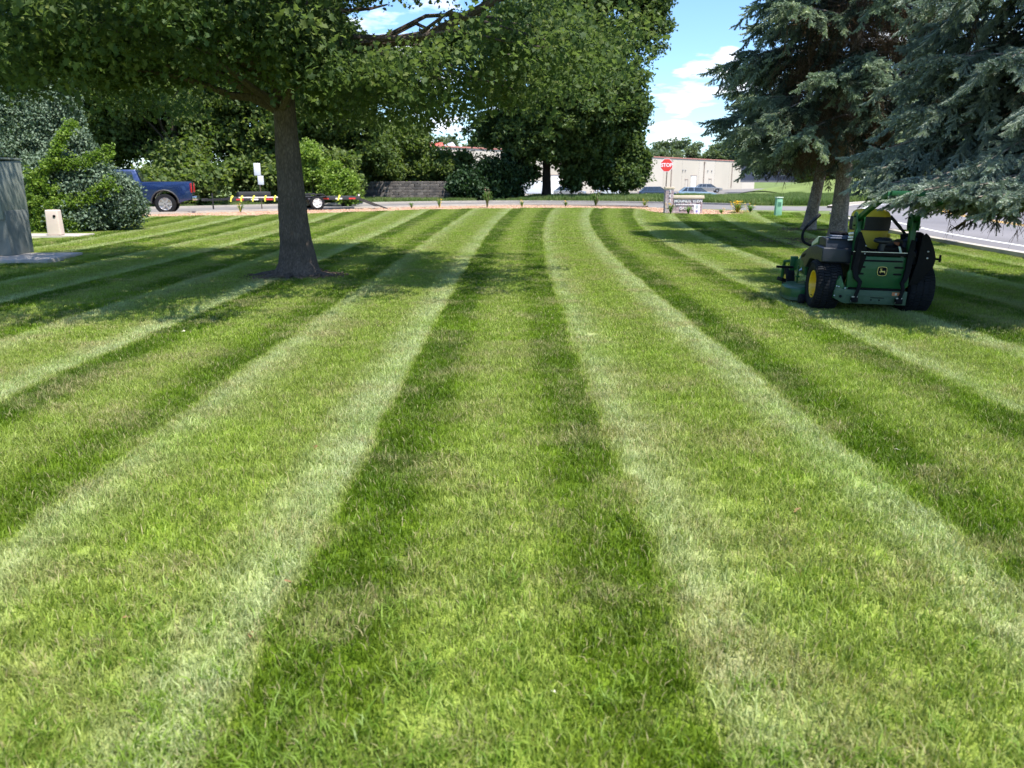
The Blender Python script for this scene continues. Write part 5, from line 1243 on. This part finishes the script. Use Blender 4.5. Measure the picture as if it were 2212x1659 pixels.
for k in range(9):
    b = MB(); b.box((1.15 + k * .68, -.968, .56), (.34, .012, .07)); b.build('reflector', TR if k % 2 == 0 else TW, tl)
b = MB(); b.box((2.2, -.965, .655), (2.2, .014, .05)); b.build('side_rail', TW, tl)
rr2 = random.Random(3)
for x in (.75, 1.2, 1.75, 2.3, 2.75, 3.1, 5.9):
    b = MB(); pl = [(x + rr2.uniform(-.05, .05), -.98, .46), (x, -.985, .60), (x + .05, -.98, .70), (x + .1, -.85, .71), (x + .15, -.5, .72)]
    b.tube(pl, [.045, .05, .06, .05, .03], 4, sq=.4); b.build('strap', TY, tl)
for x in (3.85, 4.78):
    for s in (-1, 1): wheel(tl, x, s * 1.10, .365, .22, s, pm('wheel_white', (.75, .75, .72), .5), 5)
b = MB(); b.prism([(3.3, .60), (3.5, .80), (5.1, .80), (5.35, .60), (5.30, .60), (5.08, .77), (3.52, .77), (3.35, .60)], -1.24, -.97, 'Y'); b.build('fender', BPL, tl)
b = MB(); b.prism([(3.3, .60), (3.5, .80), (5.1, .80), (5.35, .60), (5.30, .60), (5.08, .77), (3.52, .77), (3.35, .60)], .97, 1.24, 'Y'); b.build('fender', BPL, tl)
b = MB(); b.box((1.9, -.2, .80), (1.5, .9, .22)); b.build('toolbox', BPL, tl, bevel=.03)
b = MB(); b.box((6.95, -.86, .66), (.10, .12, .24)); b.build('tail_post', BPL, tl); b = MB(); b.lathe([(.05, -.95), (.05, -.91)], (6.95, 0, .72), 'Y', 12, cap=True); b.build('lamp', TW, tl)
for s in (-1, 1):
    b = MB(); b.box((7.75, s * .55, .30), (1.6, .34, .05), rot=(0, .36, 0)); b.build('ramp', BPL, tl)
# ---- long tan building
BT = pm('building_tan', (.47, .42, .345), .85, var=.05, scale=.2, space='World'); BT2 = pm('building_tan_light', (.50, .45, .38), .85, var=.05, scale=.2, space='World'); RTR = pm('trim_red', (.48, .20, .16), .6, var=.08)
ax, ay, bx_, by_ = -11.5, 105, 62, 204
Lb = math.hypot(bx_ - ax, by_ - ay); wl = empty('warehouse', (ax, ay, -.87), math.atan2(by_ - ay, bx_ - ax), 'long tan windowless warehouse with a thin red roof trim behind the parked cars', 'building')
np_ = 14; pw = Lb / np_; Hb = 6.55
b = MB(); b.box((pw / 2 - .02, 0, Hb / 2), (pw - .05, .4, Hb)); pme = [b.mesh('wall_panel', BT), b.mesh('wall_panel', BT2)]
for i in range(np_): link('wall_panel', pme[i % 3 == 1], wl, (i * pw, 0, 0))
b = MB(); b.box((Lb / 2, 12.3, Hb / 2 - .1), (Lb, 24, Hb - .2)); b.build('building_core', BT, wl)
b = MB(); b.box((Lb / 2, -.05, Hb + .09), (Lb, .6, .16)); b.build('roof_trim', RTR, wl)
GRYP = pm('downpipe_brown', (.36, .29, .24), .7)
for f in (.14, .30, .465, .60, .735, .87):
    b = MB(); b.box((Lb * f, -.30, Hb / 2), (.22, .16, Hb - .8)); b.box((Lb * f, -.32, Hb - .6), (.5, .3, .4)); b.build('downpipe', GRYP, wl)
for f, w_, h_, m_, nm in ((.662, 1.1, 2.3, BT2, 'door'), (.692, 2.6, 3.1, LETW, 'garage_door'), (.765, 1.1, 2.4, BT2, 'door'), (.40, 1.1, 2.3, BT2, 'door'), (.25, 2.6, 3.0, LETW, 'garage_door')):
    b = MB(); b.box((Lb * f, -.23, h_ / 2), (w_, .05, h_)); d_ = b.build(nm, m_, wl)
    b = MB(); b.box((Lb * f, -.26, h_ + .08), (w_ + .4, .12, .16)); b.box((Lb * f + w_ / 2 + .08, -.26, h_ / 2), (.14, .1, h_)); b.build('frame', GRYP, d_)
for f in (.655, .645, .77, .752): 
    b = MB(); b.box((Lb * f, -.3, 4.2), (.35, .2, .3)); b.build('wall_lamp', pm('lamp_grey', (.3, .3, .3), .6), wl, bevel=.03)
# red gabled roof house behind the left end
RR = pm('roof_red', (.60, .10, .07), .7, var=.08, scale=2)
hs = empty('gabled_house', (-13.7, 138, -.8), rad(12), 'far building with a red roof and white gable poking over the warehouse left end', 'building')
b = MB(); b.box((0, 5, 3.3), (9, 10, 6.6)); b.build('wall', BT, hs)
b = MB(); b.add([(-4.6, -.3, 6.6), (2.4, -.3, 6.6), (2.4, 5, 8.6), (-3.2, 5, 8.6), (2.4, 10.3, 6.6), (-4.6, 10.3, 6.6), (-4.6, -.3, 6.45), (2.4, -.3, 6.45)], [(0, 1, 2, 3), (3, 2, 4, 5), (0, 3, 5), (1, 4, 2), (6, 7, 1, 0)]); b.build('roof', RR, hs)
b = MB(); b.prism([(2.2, 6.6), (4.9, 6.6), (3.5, 8.5)], -.5, 10, 'Y'); b.build('gable', LETW, hs)
# far houses across the road, glimpsed under the boughs
hg_ = pm('house_grey', (.22, .22, .24), .8); 
h2 = empty('grey_house', (46, 135, 1.0), rad(-20), 'low grey house glimpsed between the pale spruce trunk and blue boughs', 'building')
b = MB(); b.box((0, 4, 1.5), (14, 8, 3)); b.build('wall', hg_, h2); b = MB(); b.prism([(-7.6, 3), (7.6, 3), (6, 5.2), (-6, 5.2)], -.5, 8.5, 'Y'); b.build('roof', pm('roof_dark', (.10, .09, .09), .9), h2)
for x in (-4, 0, 4):
    b = MB(); b.box((x, -.02, 1.6), (1.3, .1, 1.1)); f_ = b.build('window', LETW, h2); b = MB(); b.box((x, -.08, 1.6), (1.1, .04, .9)); b.build('pane', GLASS, f_)
# ---- flowering clumps in the mulch
M_DAY = leafy('daylily_leaf', [(.06, .13, .02), (.11, .20, .035), (.17, .26, .05)], trans=.35, rough=.5)
M_PET = pm('petal_yellow', (.85, .55, .03), .6, var=.12, scale=15)
M_SEED = pm('seed_head', (.40, .30, .20), .8, var=.2, scale=15)
def clump_mesh(seed, h, n, spread):
    r = np.random.RandomState(seed); b = MB()
    for i in range(n):
        a = r.rand() * 6.28; l = h * (.6 + .5 * r.rand()); o = spread * (.4 + .7 * r.rand()); w_ = .012 * (1 + h)
        p = [(0, 0, 0), (math.cos(a) * o * .35, math.sin(a) * o * .35, l * .65), (math.cos(a) * o * .8, math.sin(a) * o * .8, l * .95), (math.cos(a) * o * 1.15, math.sin(a) * o * 1.15, l * .75)]
        sx, sy = -math.sin(a) * w_, math.cos(a) * w_; V = []
        for q, k in zip(p, (1, 1, .7, .1)): V += [(q[0] - sx * k, q[1] - sy * k, q[2]), (q[0] + sx * k, q[1] + sy * k, q[2])]
        b.add(V, [(0, 1, 3, 2), (2, 3, 5, 4), (4, 5, 7, 6)])
    return b.mesh('leaves', M_DAY)
def blooms_mesh(seed, h, n, spread, mat, sz):
    r = np.random.RandomState(seed); b = MB()
    for i in range(n):
        c = np.array([r.normal() * spread * .4, r.normal() * spread * .4, h * (.85 + .4 * r.rand())])
        b.tube([(c[0] * .3, c[1] * .3, 0), tuple(c)], .006, 3, cap=False)
        for k in range(5):
            a = k * 1.257 + r.rand(); e = c + np.array([math.cos(a), math.sin(a), .5]) * sz; s1 = c + np.array([math.cos(a + .5), math.sin(a + .5), .5]) * sz * .6; s2 = c + np.array([math.cos(a - .5), math.sin(a - .5), .5]) * sz * .6
            b.add([tuple(c), tuple(s1), tuple(e), tuple(s2)], [(0, 1, 2, 3)])
    return b.mesh('blooms', mat)
for i, (x, y, h, n, spread, nb_, mat, lab) in enumerate([
        (-12.6, 36.6, .35, 26, .22, 3, M_PET, 'leafy perennial tuft at the far left of the mulch strip, in front of the trailer'),
        (-5.3, 41.6, .30, 24, .2, 0, None, 'small green tuft in mulch just right of the short bright bush'),
        (-.98 - 3.0, 43.2, .42, 26, .22, 4, M_PET, 'daylily with yellow flowers below the left part of the dark hedge'),
        (-1.35, 42.9, .85, 60, .30, 9, M_SEED, 'tall green perennial with tan seed heads below the dark hedge'),
        (.55, 43.3, .32, 26, .2, 5, M_PET, 'low daylily with orange-yellow flowers left of the maple trunk'),
        (3.0, 44.2, .26, 30, .2, 4, M_PET, 'small daylily with yellow flowers right below the maple trunk'),
        (4.75, 44.8, .75, 60, .38, 5, M_SEED, 'tall feathery plant under the hanging right-hand maple branches'),
        (7.3, 43.5, .34, 30, .24, 4, M_PET, 'small green clump with yellow buds left of the two flowering daylilies'),
        (8.05, 40.0, .45, 36, .28, 10, M_PET, 'daylily with bright yellow flowers at the left of the grassy clump'),
        (8.4, 38.4, .48, 80, .5, 3, M_SEED, 'wide grassy clump between two yellow daylilies left of the brick pillar'),
        (8.35, 39.9 - 2.6, .42, 36, .25, 9, M_PET, 'yellow daylily right of the grassy clump, left of the brick pillar'),
        (7.0, 34.75, .40, 34, .24, 8, M_PET, 'yellow daylily at the foot of the brick pillar'),
        (7.72, 34.5, .34, 60, .22, 0, None, 'dense green tuft in front of the letters GABL'),
        (9.3, 35.0, .20, 34, .18, 2, M_PET, 'small green tuft in the mulch right of the white notice board'),
        (10.35, 36.2, .42, 60, .42, 30, M_PET, 'large clump of yellow daylilies at the right end of the mulch bed'),
        (11.0, 36.4, .34, 50, .3, 4, M_PET, 'green clump beside the large yellow daylilies, at the right tip of the bed')]):
    t = empty('flowering_plant', (x, y, .01), i * 1.1, lab, 'plant', 'perennials growing in the wood mulch')
    link('leaves', clump_mesh(200 + i, h, n, spread), t)
    if nb_: link('blooms', blooms_mesh(300 + i, h, nb_, spread, mat, .055), t)
# small broken twigs sticking from the spruce trunk
